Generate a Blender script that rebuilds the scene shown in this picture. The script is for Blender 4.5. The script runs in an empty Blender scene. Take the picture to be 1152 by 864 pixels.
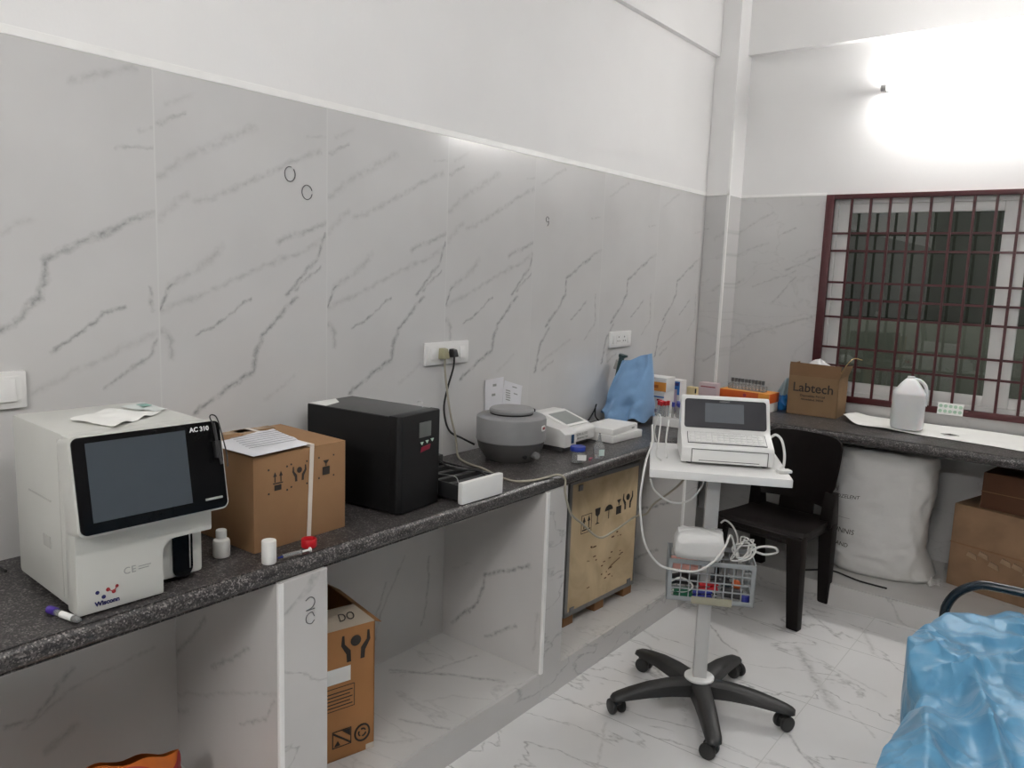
import bpy, bmesh, math, random
from mathutils import Vector, Matrix, noise
from mathutils.bvhtree import BVHTree
random.seed(7)
scene = bpy.context.scene
COL = scene.collection
PI = math.pi
R = math.radians

# ------------------------------------------------------------------ colour / materials
def S(r, g, b):
    def f(c):
        c /= 255.0
        return c / 12.92 if c <= .04045 else ((c + .055) / 1.055) ** 2.4
    return (f(r), f(g), f(b), 1.0)

def new_mat(name):
    m = bpy.data.materials.new(name)
    m.use_nodes = True
    nt = m.node_tree
    b = nt.nodes['Principled BSDF']
    return m, nt, b

def pbr(name, col, rough=.5, metal=0., var=.05, scale=14., bump=0., bscale=60., spec=.5, trans=0., sheen=0., emit=None, estr=0., alpha=1., coat=0., sss=0., detail=3.):
    """plain painted / moulded material with a little procedural variation"""
    m, nt, b = new_mat(name)
    N, L = nt.nodes.new, nt.links.new
    tc = N('ShaderNodeTexCoord')
    nz = N('ShaderNodeTexNoise'); nz.inputs['Scale'].default_value = scale; nz.inputs['Detail'].default_value = detail
    L(tc.outputs['Object'], nz.inputs['Vector'])
    mr = N('ShaderNodeMapRange'); mr.inputs['To Min'].default_value = 1 - var; mr.inputs['To Max'].default_value = 1 + var
    mr.inputs['From Min'].default_value = .3; mr.inputs['From Max'].default_value = .7
    L(nz.outputs['Fac'], mr.inputs['Value'])
    vm = N('ShaderNodeVectorMath'); vm.operation = 'SCALE'
    vm.inputs[0].default_value = col[:3]
    L(mr.outputs['Result'], vm.inputs['Scale'])
    L(vm.outputs['Vector'], b.inputs['Base Color'])
    b.inputs['Roughness'].default_value = rough
    b.inputs['Metallic'].default_value = metal
    b.inputs['Specular IOR Level'].default_value = spec
    b.inputs['Transmission Weight'].default_value = trans
    b.inputs['Sheen Weight'].default_value = sheen
    b.inputs['Coat Weight'].default_value = coat
    b.inputs['Alpha'].default_value = alpha
    if sss:
        b.inputs['Subsurface Weight'].default_value = sss
        b.inputs['Subsurface Scale'].default_value = .02
    if emit:
        b.inputs['Emission Color'].default_value = emit
        b.inputs['Emission Strength'].default_value = estr
    if bump:
        n2 = N('ShaderNodeTexNoise'); n2.inputs['Scale'].default_value = bscale; n2.inputs['Detail'].default_value = 4
        L(tc.outputs['Object'], n2.inputs['Vector'])
        bp = N('ShaderNodeBump'); bp.inputs['Strength'].default_value = bump; bp.inputs['Distance'].default_value = .01
        L(n2.outputs['Fac'], bp.inputs['Height'])
        L(bp.outputs['Normal'], b.inputs['Normal'])
    return m

def seg_group():
    """node group: strength of one marble vein segment A-B at a 2D point"""
    g = bpy.data.node_groups.new('vein_segment', 'ShaderNodeTree')
    I = g.interface
    I.new_socket('P', in_out='INPUT', socket_type='NodeSocketVector')
    I.new_socket('A', in_out='INPUT', socket_type='NodeSocketVector')
    I.new_socket('D', in_out='INPUT', socket_type='NodeSocketVector')
    I.new_socket('DN', in_out='INPUT', socket_type='NodeSocketVector')
    I.new_socket('K', in_out='INPUT', socket_type='NodeSocketFloat')
    I.new_socket('S', in_out='INPUT', socket_type='NodeSocketFloat')
    I.new_socket('Prev', in_out='INPUT', socket_type='NodeSocketFloat')
    I.new_socket('Out', in_out='OUTPUT', socket_type='NodeSocketFloat')
    N, L = g.nodes.new, g.links.new
    gi, go = N('NodeGroupInput'), N('NodeGroupOutput')
    sub = N('ShaderNodeVectorMath'); sub.operation = 'SUBTRACT'
    L(gi.outputs['P'], sub.inputs[0]); L(gi.outputs['A'], sub.inputs[1])
    dot = N('ShaderNodeVectorMath'); dot.operation = 'DOT_PRODUCT'
    L(sub.outputs['Vector'], dot.inputs[0]); L(gi.outputs['DN'], dot.inputs[1])
    cl = N('ShaderNodeClamp'); L(dot.outputs['Value'], cl.inputs['Value'])
    sc = N('ShaderNodeVectorMath'); sc.operation = 'SCALE'
    L(gi.outputs['D'], sc.inputs[0]); L(cl.outputs['Result'], sc.inputs['Scale'])
    ds = N('ShaderNodeVectorMath'); ds.operation = 'DISTANCE'
    L(sub.outputs['Vector'], ds.inputs[0]); L(sc.outputs['Vector'], ds.inputs[1])
    ma = N('ShaderNodeMath'); ma.operation = 'MULTIPLY_ADD'
    L(ds.outputs['Value'], ma.inputs[0]); L(gi.outputs['K'], ma.inputs[1]); L(gi.outputs['S'], ma.inputs[2])
    mx = N('ShaderNodeMath'); mx.operation = 'MAXIMUM'
    L(ma.outputs['Value'], mx.inputs[0]); L(gi.outputs['Prev'], mx.inputs[1])
    L(mx.outputs['Value'], go.inputs['Out'])
    return g
SEG = seg_group()

def marble(name, axes, segs, base=(.60, .595, .59), vein=(.20, .20, .20), period=0., origin=0., rough=.16, warp=.022,
           noise_veins=0., joint_v=None, grid=None, wk=1.0, gain=1.0, coat=0.):
    """polished vein-pattern tile; axes = which world axes make the tile's (u, v)"""
    m, nt, b = new_mat(name)
    N, L = nt.nodes.new, nt.links.new
    tc = N('ShaderNodeTexCoord')
    sep = N('ShaderNodeSeparateXYZ'); L(tc.outputs['Object'], sep.inputs[0])
    u = sep.outputs[axes[0]]; v = sep.outputs[axes[1]]
    if period:
        s = N('ShaderNodeMath'); s.operation = 'SUBTRACT'; L(u, s.inputs[0]); s.inputs[1].default_value = origin
        f = N('ShaderNodeMath'); f.operation = 'FLOORED_MODULO'; L(s.outputs[0], f.inputs[0]); f.inputs[1].default_value = period
        u = f.outputs[0]
    cb = N('ShaderNodeCombineXYZ'); L(u, cb.inputs[0]); L(v, cb.inputs[1])
    P = cb.outputs[0]
    nz = N('ShaderNodeTexNoise'); nz.inputs['Scale'].default_value = 15; nz.inputs['Detail'].default_value = 8; nz.inputs['Roughness'].default_value = .68
    L(P, nz.inputs['Vector'])
    c = N('ShaderNodeVectorMath'); c.operation = 'SUBTRACT'; L(nz.outputs['Color'], c.inputs[0]); c.inputs[1].default_value = (.5, .5, .5)
    sc = N('ShaderNodeVectorMath'); sc.operation = 'SCALE'; L(c.outputs[0], sc.inputs[0]); sc.inputs['Scale'].default_value = warp * 2
    ad = N('ShaderNodeVectorMath'); ad.operation = 'ADD'; L(P, ad.inputs[0]); L(sc.outputs[0], ad.inputs[1])
    fl = N('ShaderNodeVectorMath'); fl.operation = 'MULTIPLY'; L(ad.outputs[0], fl.inputs[0]); fl.inputs[1].default_value = (1, 1, 0)
    PW = fl.outputs[0]
    prev = None
    for (x0, y0, x1, y1, w, s) in segs:
        g = N('ShaderNodeGroup'); g.node_tree = SEG
        L(PW, g.inputs['P'])
        dx, dy = x1 - x0, y1 - y0
        l2 = max(dx * dx + dy * dy, 1e-6)
        g.inputs['A'].default_value = (x0, y0, 0)
        g.inputs['D'].default_value = (dx, dy, 0)
        g.inputs['DN'].default_value = (dx / l2, dy / l2, 0)
        g.inputs['K'].default_value = -s / (w * wk * 1.55)
        g.inputs['S'].default_value = s
        if prev is not None: L(prev, g.inputs['Prev'])
        prev = g.outputs['Out']
    # break-up of the veins
    n3 = N('ShaderNodeTexNoise'); n3.inputs['Scale'].default_value = 46; n3.inputs['Detail'].default_value = 6
    L(P, n3.inputs['Vector'])
    mr = N('ShaderNodeMapRange'); L(n3.outputs['Fac'], mr.inputs['Value'])
    mr.inputs['From Min'].default_value = .34; mr.inputs['From Max'].default_value = .62
    mr.inputs['To Min'].default_value = .22 * gain; mr.inputs['To Max'].default_value = 1.15 * gain
    fac = None
    if prev is not None:
        pw = N('ShaderNodeMath'); pw.operation = 'POWER'; pw.use_clamp = True; L(prev, pw.inputs[0]); pw.inputs[1].default_value = 1.35; prev = pw.outputs[0]
        mu = N('ShaderNodeMath'); mu.operation = 'MULTIPLY'; mu.use_clamp = True; L(prev, mu.inputs[0]); L(mr.outputs[0], mu.inputs[1])
        fac = mu.outputs[0]
    if noise_veins:
        n4 = N('ShaderNodeTexNoise'); n4.inputs['Scale'].default_value = 1.6; n4.inputs['Detail'].default_value = 6; n4.inputs['Distortion'].default_value = .6
        mp = N('ShaderNodeMapping'); mp.inputs['Rotation'].default_value = (0, 0, .6); mp.inputs['Scale'].default_value = (1, 2.2, 1)
        L(P, mp.inputs['Vector']); L(mp.outputs[0], n4.inputs['Vector'])
        a = N('ShaderNodeMath'); a.operation = 'SUBTRACT'; L(n4.outputs['Fac'], a.inputs[0]); a.inputs[1].default_value = .5
        ab = N('ShaderNodeMath'); ab.operation = 'ABSOLUTE'; L(a.outputs[0], ab.inputs[0])
        r4 = N('ShaderNodeMapRange'); L(ab.outputs[0], r4.inputs['Value'])
        r4.inputs['From Min'].default_value = 0; r4.inputs['From Max'].default_value = .012
        r4.inputs['To Min'].default_value = noise_veins; r4.inputs['To Max'].default_value = 0
        m4 = N('ShaderNodeMath'); m4.operation = 'MULTIPLY'; L(r4.outputs[0], m4.inputs[0]); L(mr.outputs[0], m4.inputs[1])
        if fac is None: fac = m4.outputs[0]
        else:
            mx = N('ShaderNodeMath'); mx.operation = 'MAXIMUM'; L(fac, mx.inputs[0]); L(m4.outputs[0], mx.inputs[1]); fac = mx.outputs[0]
    # cloudy base
    n5 = N('ShaderNodeTexNoise'); n5.inputs['Scale'].default_value = 3.0; n5.inputs['Detail'].default_value = 3
    L(P, n5.inputs['Vector'])
    r5 = N('ShaderNodeMapRange'); L(n5.outputs['Fac'], r5.inputs['Value'])
    r5.inputs['From Min'].default_value = .3; r5.inputs['From Max'].default_value = .7
    r5.inputs['To Min'].default_value = .95; r5.inputs['To Max'].default_value = 1.03
    bs = N('ShaderNodeVectorMath'); bs.operation = 'SCALE'; bs.inputs[0].default_value = base; L(r5.outputs[0], bs.inputs['Scale'])
    mix = N('ShaderNodeMix'); mix.data_type = 'RGBA'
    L(bs.outputs[0], mix.inputs['A']); mix.inputs['B'].default_value = vein + (1,)
    if fac is not None: L(fac, mix.inputs['Factor'])
    else: mix.inputs['Factor'].default_value = 0
    col = mix.outputs['Result']
    # joints: (axis socket, period, origin, width, shade)
    for (ax, per, org, w, shade) in (grid or ()):
        s = N('ShaderNodeMath'); s.operation = 'SUBTRACT'; L(sep.outputs[ax], s.inputs[0]); s.inputs[1].default_value = org - w / 2
        f = N('ShaderNodeMath'); f.operation = 'FLOORED_MODULO'; L(s.outputs[0], f.inputs[0]); f.inputs[1].default_value = per
        lt = N('ShaderNodeMath'); lt.operation = 'LESS_THAN'; L(f.outputs[0], lt.inputs[0]); lt.inputs[1].default_value = w
        mj = N('ShaderNodeMix'); mj.data_type = 'RGBA'
        L(lt.outputs[0], mj.inputs['Factor']); L(col, mj.inputs['A']); mj.inputs['B'].default_value = (shade, shade, shade * .98, 1)
        col = mj.outputs['Result']
    L(col, b.inputs['Base Color'])
    b.inputs['Roughness'].default_value = rough
    return m
# marble vein strokes: u0, v0, u1, v1, half width, strength
VA= [(0.009, 1.926, 0.084, 1.961, 0.006, 0.5), (0.005, 1.79, 0.112, 1.861, 0.013, 0.35), (0.112, 1.861, 0.299, 1.961, 0.013, 0.35), (0.109, 1.73, 0.23, 1.778, 0.009, 0.42), (0.23, 1.778, 0.367, 1.847, 0.009, 0.42), (0.367, 1.847, 0.427, 1.877, 0.009, 0.42), (0.427, 1.877, 0.533, 1.923, 0.009, 0.42), (0.005, 1.682, 0.05, 1.718, 0.012, 0.35), (0.05, 1.718, 0.086, 1.747, 0.012, 0.35), (0.486, 1.962, 0.565, 1.971, 0.005, 0.3), (0.033, 1.974, 0.108, 2.016, 0.008, 0.25), (0.0, 1.438, 0.036, 1.502, 0.006, 0.75), (0.036, 1.502, 0.148, 1.575, 0.013, 0.4), (0.148, 1.575, 0.187, 1.616, 0.013, 0.4), (0.007, 1.438, 0.111, 1.476, 0.009, 0.38), (0.111, 1.476, 0.317, 1.56, 0.009, 0.38), (0.317, 1.56, 0.526, 1.638, 0.009, 0.38), (0.526, 1.638, 0.569, 1.671, 0.009, 0.38), (0.102, 1.367, 0.16, 1.387, 0.005, 0.75), (0.16, 1.387, 0.212, 1.427, 0.005, 0.75), (0.212, 1.427, 0.283, 1.472, 0.005, 0.75), (0.377, 1.636, 0.419, 1.66, 0.009, 0.55), (0.419, 1.66, 0.472, 1.673, 0.009, 0.55), (0.472, 1.673, 0.558, 1.707, 0.009, 0.55), (0.555, 1.67, 0.526, 1.602, 0.007, 0.7), (0.526, 1.602, 0.482, 1.55, 0.007, 0.7), (0.482, 1.55, 0.402, 1.475, 0.007, 0.7), (0.537, 1.566, 0.438, 1.495, 0.005, 0.6), (0.448, 1.472, 0.366, 1.402, 0.008, 0.8), (0.366, 1.402, 0.324, 1.361, 0.008, 0.8), (0.324, 1.361, 0.29, 1.298, 0.008, 0.8), (0.29, 1.298, 0.286, 1.25, 0.008, 0.8), (0.286, 1.25, 0.208, 1.216, 0.008, 0.8), (0.208, 1.216, 0.156, 1.182, 0.008, 0.8), (0.156, 1.182, 0.096, 1.153, 0.008, 0.8), (0.006, 1.388, 0.035, 1.353, 0.01, 0.5), (0.035, 1.353, 0.031, 1.309, 0.01, 0.5), (0.433, 1.221, 0.322, 1.159, 0.007, 0.3)]
VC= [(0.549, 1.692, 0.462, 1.657, 0.01, 0.75), (0.462, 1.657, 0.402, 1.622, 0.01, 0.75), (0.402, 1.622, 0.318, 1.584, 0.01, 0.75), (0.318, 1.584, 0.286, 1.566, 0.01, 0.75), (0.286, 1.566, 0.284, 1.521, 0.01, 0.75), (0.284, 1.521, 0.271, 1.477, 0.01, 0.75), (0.271, 1.477, 0.212, 1.417, 0.01, 0.75), (0.212, 1.417, 0.182, 1.397, 0.01, 0.75), (0.182, 1.397, 0.145, 1.382, 0.01, 0.75), (0.471, 1.446, 0.418, 1.429, 0.006, 0.75), (0.418, 1.429, 0.359, 1.388, 0.006, 0.75), (0.359, 1.388, 0.291, 1.341, 0.006, 0.75), (0.554, 1.374, 0.462, 1.34, 0.01, 0.35), (0.462, 1.34, 0.35, 1.293, 0.01, 0.35), (0.35, 1.293, 0.24, 1.245, 0.01, 0.35), (0.553, 1.355, 0.537, 1.317, 0.007, 0.65), (0.537, 1.317, 0.474, 1.279, 0.007, 0.65), (0.474, 1.279, 0.418, 1.242, 0.007, 0.65), (0.538, 1.495, 0.537, 1.469, 0.006, 0.6), (0.537, 1.469, 0.548, 1.438, 0.006, 0.6), (0.26, 1.659, 0.193, 1.616, 0.009, 0.3), (0.362, 1.985, 0.417, 2.012, 0.01, 0.4), (0.417, 2.012, 0.512, 2.046, 0.01, 0.4), (0.462, 1.848, 0.508, 1.856, 0.005, 0.45), (0.508, 1.856, 0.554, 1.858, 0.005, 0.45), (0.518, 1.9, 0.556, 1.91, 0.005, 0.35)]
VB= [(0.612, 1.712, 0.455, 1.659, 0.009, 0.55), (0.456, 1.653, 0.261, 1.553, 0.008, 0.75), (0.261, 1.553, 0.267, 1.485, 0.008, 0.75), (0.267, 1.485, 0.194, 1.404, 0.008, 0.75), (0.194, 1.404, 0.116, 1.338, 0.008, 0.75), (0.144, 1.329, 0.074, 1.248, 0.008, 0.75), (0.074, 1.248, 0.045, 1.134, 0.008, 0.75), (0.444, 1.442, 0.32, 1.365, 0.006, 0.6), (0.52, 1.476, 0.532, 1.342, 0.006, 0.5), (0.532, 1.342, 0.444, 1.263, 0.006, 0.5), (0.313, 1.269, 0.086, 1.179, 0.008, 0.3), (0.183, 1.177, 0.102, 1.146, 0.007, 0.5), (0.223, 2.037, 0.053, 1.955, 0.008, 0.35), (0.455, 1.84, 0.534, 1.846, 0.005, 0.4)]
VF= [(1.084, -1.314, 1.222, -1.524, 0.02, 0.6), (1.222, -1.524, 1.35, -1.706, 0.02, 0.6), (0.829, -1.291, 1.085, -1.314, 0.006, 0.4), (1.085, -1.314, 1.488, -1.484, 0.006, 0.4), (0.688, -1.346, 0.809, -1.469, 0.006, 0.7), (0.809, -1.469, 0.904, -1.531, 0.006, 0.7), (1.27, -1.983, 1.338, -2.062, 0.007, 0.7), (1.338, -2.062, 1.41, -2.133, 0.007, 0.7), (0.988, -0.884, 1.204, -1.093, 0.007, 0.6), (1.267, -0.941, 1.355, -1.135, 0.012, 0.45), (0.888, -2.017, 0.975, -2.161, 0.02, 0.4), (1.096, -2.199, 1.276, -2.219, 0.006, 0.45), (0.449, -1.601, 0.592, -1.659, 0.008, 0.5), (0.756, -2.362, 0.868, -2.605, 0.006, 0.4), (0.493, -1.383, 0.429, -1.191, 0.008, 0.4), (1.401, -1.694, 1.522, -1.812, 0.006, 0.4)]
P2= [(0.436, 0.511, 0.224, 0.418, 0.008, 0.8), (0.224, 0.418, 0.192, 0.301, 0.008, 0.8), (0.192, 0.301, 0.056, 0.174, 0.008, 0.8), (0.378, 0.262, 0.233, 0.169, 0.007, 0.7), (0.464, 0.182, 0.473, 0.34, 0.006, 0.4), (0.058, 0.399, 0.15, 0.452, 0.006, 0.3)]
P1= [(0.367, 0.585, 0.199, 0.481, 0.008, 0.6), (0.169, 0.61, -0.006, 0.436, 0.008, 0.6), (-0.006, 0.436, -0.112, 0.343, 0.008, 0.6), (0.488, 0.513, -0.116, 0.279, 0.006, 0.35), (0.473, 0.488, 0.442, 0.428, 0.007, 0.5), (0.442, 0.428, 0.33, 0.363, 0.007, 0.5), (0.065, 0.299, -0.015, 0.262, 0.012, 0.4)]
BW= [(-3.822, 0.517, -3.919, 0.422, 0.008, 0.6), (-3.919, 0.422, -3.974, 0.429, 0.008, 0.6), (-3.605, 0.495, -3.833, 0.463, 0.006, 0.4), (-3.833, 0.463, -3.936, 0.402, 0.006, 0.4), (-3.82, 0.357, -3.89, 0.322, 0.012, 0.55), (-2.502, 0.458, -2.508, 0.274, 0.007, 0.6), (-2.508, 0.274, -2.537, 0.191, 0.007, 0.6), (-2.634, 0.494, -2.745, 0.322, 0.006, 0.5), (-2.745, 0.322, -2.781, 0.217, 0.006, 0.5), (-2.727, 0.421, -2.782, 0.283, 0.006, 0.5)]
BF= [(0.072, -2.757, 0.264, -2.633, 0.01, 0.7), (0.264, -2.633, 0.426, -2.547, 0.01, 0.7), (0.234, -2.46, 0.178, -2.686, 0.007, 0.5), (0.178, -2.686, 0.085, -2.769, 0.007, 0.5), (0.324, -2.961, 0.483, -2.896, 0.008, 0.6), (0.311, -2.834, 0.36, -2.738, 0.006, 0.3), (0.36, -2.738, 0.471, -2.671, 0.006, 0.3)]
BB= [(-0.039, 1.863, 0.031, 1.867, 0.006, 0.5), (0.075, 1.811, 0.259, 1.93, 0.008, 0.4), (0.259, 1.93, 0.348, 1.973, 0.008, 0.4), (0.396, 1.839, 0.482, 1.879, 0.006, 0.5), (0.094, 1.7, 0.234, 1.766, 0.008, 0.4), (0.234, 1.766, 0.326, 1.794, 0.008, 0.4), (0.439, 1.643, 0.535, 1.677, 0.008, 0.55), (0.535, 1.677, 0.625, 1.735, 0.008, 0.55), (0.252, 1.537, 0.503, 1.636, 0.006, 0.4), (0.079, 1.502, 0.191, 1.581, 0.008, 0.45), (0.056, 1.079, 0.265, 1.256, 0.008, 0.5), (0.265, 1.256, 0.649, 1.387, 0.008, 0.5), (0.504, 1.6, 0.385, 1.45, 0.007, 0.5)]
# ------------------------------------------------------------------ mesh builder
def rounded_rect(w, h, r, n=5, cx=0., cy=0.):
    pts = []
    for (sx, sy, a0) in ((1, 1, 0), (-1, 1, 90), (-1, -1, 180), (1, -1, 270)):
        for i in range(n + 1):
            a = R(a0 + 90 * i / n)
            pts.append((cx + sx * (w / 2 - r) + r * math.cos(a), cy + sy * (h / 2 - r) + r * math.sin(a)))
    return pts

def smooth_path(pts, sub=6, closed=False):
    P = [Vector(p) for p in pts]
    n = len(P); out = []
    rng = n if closed else n - 1
    for i in range(rng):
        p0 = P[(i - 1) % n] if (closed or i > 0) else P[0] * 2 - P[1]
        p1, p2 = P[i], P[(i + 1) % n]
        p3 = P[(i + 2) % n] if (closed or i + 2 < n) else P[-1] * 2 - P[-2]
        for k in range(sub):
            t = k / sub
            out.append(.5 * ((2 * p1) + (p2 - p0) * t + (2 * p0 - 5 * p1 + 4 * p2 - p3) * t * t + (3 * p1 - p0 - 3 * p2 + p3) * t ** 3))
    if not closed: out.append(P[-1])
    return out

class MB:
    def __init__(s): s.bm = bmesh.new()
    def _merge(s, t, M=None):
        if M is not None: bmesh.ops.transform(t, matrix=M, verts=t.verts[:])
        me = bpy.data.meshes.new('tmp'); t.to_mesh(me); t.free()
        s.bm.from_mesh(me); bpy.data.meshes.remove(me)
        return s
    def box(s, lo, hi, bev=0., M=None, seg=2, edges=None):
        t = bmesh.new(); bmesh.ops.create_cube(t, size=1)
        for v in t.verts:
            v.co = Vector([lo[i] + (v.co[i] + .5) * (hi[i] - lo[i]) for i in range(3)])
        if bev: bmesh.ops.bevel(t, geom=t.edges[:], offset=bev, segments=seg, affect='EDGES', profile=.6)
        return s._merge(t, M)
    def hexa(s, b4, t4, bev=0., M=None):
        """frustum-like box from four bottom and four top corners (both counter-clockwise)"""
        t = bmesh.new()
        b = [t.verts.new(p) for p in b4]; u = [t.verts.new(p) for p in t4]
        t.faces.new(b[::-1]); t.faces.new(u)
        for i in range(4): t.faces.new((b[i], b[(i + 1) % 4], u[(i + 1) % 4], u[i]))
        bmesh.ops.recalc_face_normals(t, faces=t.faces[:])
        if bev: bmesh.ops.bevel(t, geom=t.edges[:], offset=bev, segments=2, affect='EDGES', profile=.6)
        return s._merge(t, M)
    def cyl(s, p0, p1, r0, r1=None, n=20, M=None, bev=0.):
        p0, p1 = Vector(p0), Vector(p1); r1 = r0 if r1 is None else r1
        t = bmesh.new()
        d = p1 - p0
        bmesh.ops.create_cone(t, cap_ends=True, cap_tris=False, segments=n, radius1=r0, radius2=r1, depth=d.length)
        if bev:
            es = [e for e in t.edges if abs(e.verts[0].co.z - e.verts[1].co.z) < 1e-6]
            bmesh.ops.bevel(t, geom=es, offset=bev, segments=2, affect='EDGES', profile=.6)
        Q = d.to_track_quat('Z', 'Y').to_matrix().to_4x4()
        bmesh.ops.transform(t, matrix=Matrix.Translation((p0 + p1) / 2) @ Q, verts=t.verts[:])
        return s._merge(t, M)
    def tube(s, pts, r, n=8, closed=False, sub=6, taper=None, M=None):
        P = smooth_path(pts, sub, closed) if sub > 1 else [Vector(p) for p in pts]
        t = bmesh.new(); rings = []
        up = Vector((0, 0, 1)); m = len(P)
        prevx = None
        for i, p in enumerate(P):
            a = P[(i + 1) % m] if (closed or i < m - 1) else P[i]
            b_ = P[i - 1] if (closed or i > 0) else P[i]
            d = (a - b_)
            if d.length < 1e-9: d = Vector((0, 0, 1))
            d.normalize()
            if prevx is None:
                x = d.cross(up)
                if x.length < 1e-3: x = d.cross(Vector((1, 0, 0)))
            else:
                x = prevx - d * prevx.dot(d)
                if x.length < 1e-4: x = d.cross(up)
            x.normalize(); y = d.cross(x); prevx = x
            rr = r if taper is None else r * (taper[0] + (taper[1] - taper[0]) * i / (m - 1))
            rings.append([t.verts.new(p + (x * math.cos(2 * PI * k / n) + y * math.sin(2 * PI * k / n)) * rr) for k in range(n)])
        for i in range(m if closed else m - 1):
            A, B = rings[i], rings[(i + 1) % m]
            for k in range(n): t.faces.new((A[k], A[(k + 1) % n], B[(k + 1) % n], B[k]))
        if not closed:
            t.faces.new(rings[0][::-1]); t.faces.new(rings[-1])
        bmesh.ops.recalc_face_normals(t, faces=t.faces[:])
        return s._merge(t, M)
    def lathe(s, prof, n=32, c=(0, 0, 0), M=None, sx=1., sy=1., cap=True):
        t = bmesh.new(); rings = []
        for (r, z) in prof:
            rings.append([t.verts.new((c[0] + sx * r * math.cos(2 * PI * k / n), c[1] + sy * r * math.sin(2 * PI * k / n), c[2] + z)) for k in range(n)])
        for A, B in zip(rings, rings[1:]):
            for k in range(n): t.faces.new((A[k], A[(k + 1) % n], B[(k + 1) % n], B[k]))
        if cap:
            t.faces.new(rings[0][::-1]); t.faces.new(rings[-1])
        return s._merge(t, M)
    def prism(s, poly, axis, lo, hi, bev=0., M=None):
        """2D polygon swept along an axis (0: poly=(y,z), 1: poly=(x,z), 2: poly=(x,y))"""
        t = bmesh.new()
        def P(p, h):
            return ((h, p[0], p[1]), (p[0], h, p[1]), (p[0], p[1], h))[axis]
        A = [t.verts.new(P(p, lo)) for p in poly]; B = [t.verts.new(P(p, hi)) for p in poly]
        t.faces.new(A); t.faces.new(B[::-1])
        n = len(poly)
        for i in range(n): t.faces.new((A[i], B[i], B[(i + 1) % n], A[(i + 1) % n]))
        bmesh.ops.recalc_face_normals(t, faces=t.faces[:])
        if bev: bmesh.ops.bevel(t, geom=t.edges[:], offset=bev, segments=2, affect='EDGES', profile=.6, clamp_overlap=True)
        return s._merge(t, M)
    def grid(s, fn, nu, nv, closed_u=False, M=None):
        t = bmesh.new()
        V = [[t.verts.new(fn(i / nu, j / nv)) for j in range(nv + 1)] for i in range(nu + (0 if closed_u else 1))]
        m = len(V)
        for i in range(nu):
            A, B = V[i], V[(i + 1) % m]
            for j in range(nv): t.faces.new((A[j], B[j], B[j + 1], A[j + 1]))
        return s._merge(t, M)
    def solid(s, th):
        """thicken everything built so far (sheet -> shell)"""
        bmesh.ops.recalc_face_normals(s.bm, faces=s.bm.faces[:])
        bmesh.ops.solidify(s.bm, geom=s.bm.faces[:], thickness=th)
        return s
    def build(s, name, mat, parent=None, loc=None, rotz=None, smooth=40, subsurf=0):
        me = bpy.data.meshes.new(name)
        s.bm.normal_update(); s.bm.to_mesh(me); s.bm.free()
        for m in (mat if isinstance(mat, (list, tuple)) else [mat]): me.materials.append(m)
        if smooth:
            me.shade_smooth(); me.set_sharp_from_angle(angle=R(smooth))
        o = bpy.data.objects.new(name, me); COL.objects.link(o)
        if parent is not None: o.parent = parent
        if loc is not None: o.location = loc
        if rotz is not None: o.rotation_euler[2] = rotz
        if subsurf:
            md = o.modifiers.new('sub', 'SUBSURF'); md.levels = subsurf; md.render_levels = subsurf
        return o

def tag(o, label=None, cat=None, group=None, kind=None):
    if label: o['label'] = label
    if cat: o['category'] = cat
    if group: o['group'] = group
    if kind: o['kind'] = kind
    return o
def thing(name, label, cat, loc=(0, 0, 0), rz=0., group=None):
    o = bpy.data.objects.new(name, None); COL.objects.link(o)
    o.location = loc; o.rotation_euler[2] = R(rz); o.empty_display_size = .05
    return tag(o, label, cat, group)
def struct(o): o['kind'] = 'structure'; return o
def dup(root, loc, rz, label=None):
    r = root.copy(); COL.objects.link(r); r.location = loc; r.rotation_euler[2] = R(rz)
    if label: r['label'] = label
    for ch in list(root.children):
        c = ch.copy(); COL.objects.link(c); c.parent = r
        for g in list(ch.children):
            d = g.copy(); COL.objects.link(d); d.parent = c
    return r
def text(name, body, size, mat, parent, M, align='CENTER', extrude=.0004, spacing=1., shear=0., bold=0.):
    cu = bpy.data.curves.new(name, 'FONT'); cu.body = body; cu.size = size; cu.align_x = align; cu.align_y = 'CENTER'
    cu.extrude = extrude; cu.space_character = spacing; cu.shear = shear; cu.offset = bold; cu.resolution_u = 3
    o = bpy.data.objects.new(name, cu); COL.objects.link(o)
    dg = bpy.context.evaluated_depsgraph_get()
    me = bpy.data.meshes.new_from_object(o.evaluated_get(dg))
    bpy.data.objects.remove(o); bpy.data.curves.remove(cu)
    me.transform(M); me.name = name; me.materials.clear(); me.materials.append(mat)
    t = bpy.data.objects.new(name, me); COL.objects.link(t)
    if parent is not None: t.parent = parent
    return t
FRONT = Matrix.Rotation(PI / 2, 4, 'X')          # lettering that reads on a face turned to local -Y
def at(x, y, z, rot=FRONT): return Matrix.Translation((x, y, z)) @ rot
WALLX = Matrix.Rotation(PI / 2, 4, 'Z') @ FRONT   # lettering on a wall that faces +X
def fb(p, sc=1.): return noise.noise(Vector(p) * sc)
LAMP = 80.0
K_BACK, K_REAR, K_CEIL = .68, 1.7, .72  # window tube, then the added rear and ceiling tubes
YARD_FILL = 6.5  # energy of the lamp added outside the window
EXPOSURE = 1.14
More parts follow.
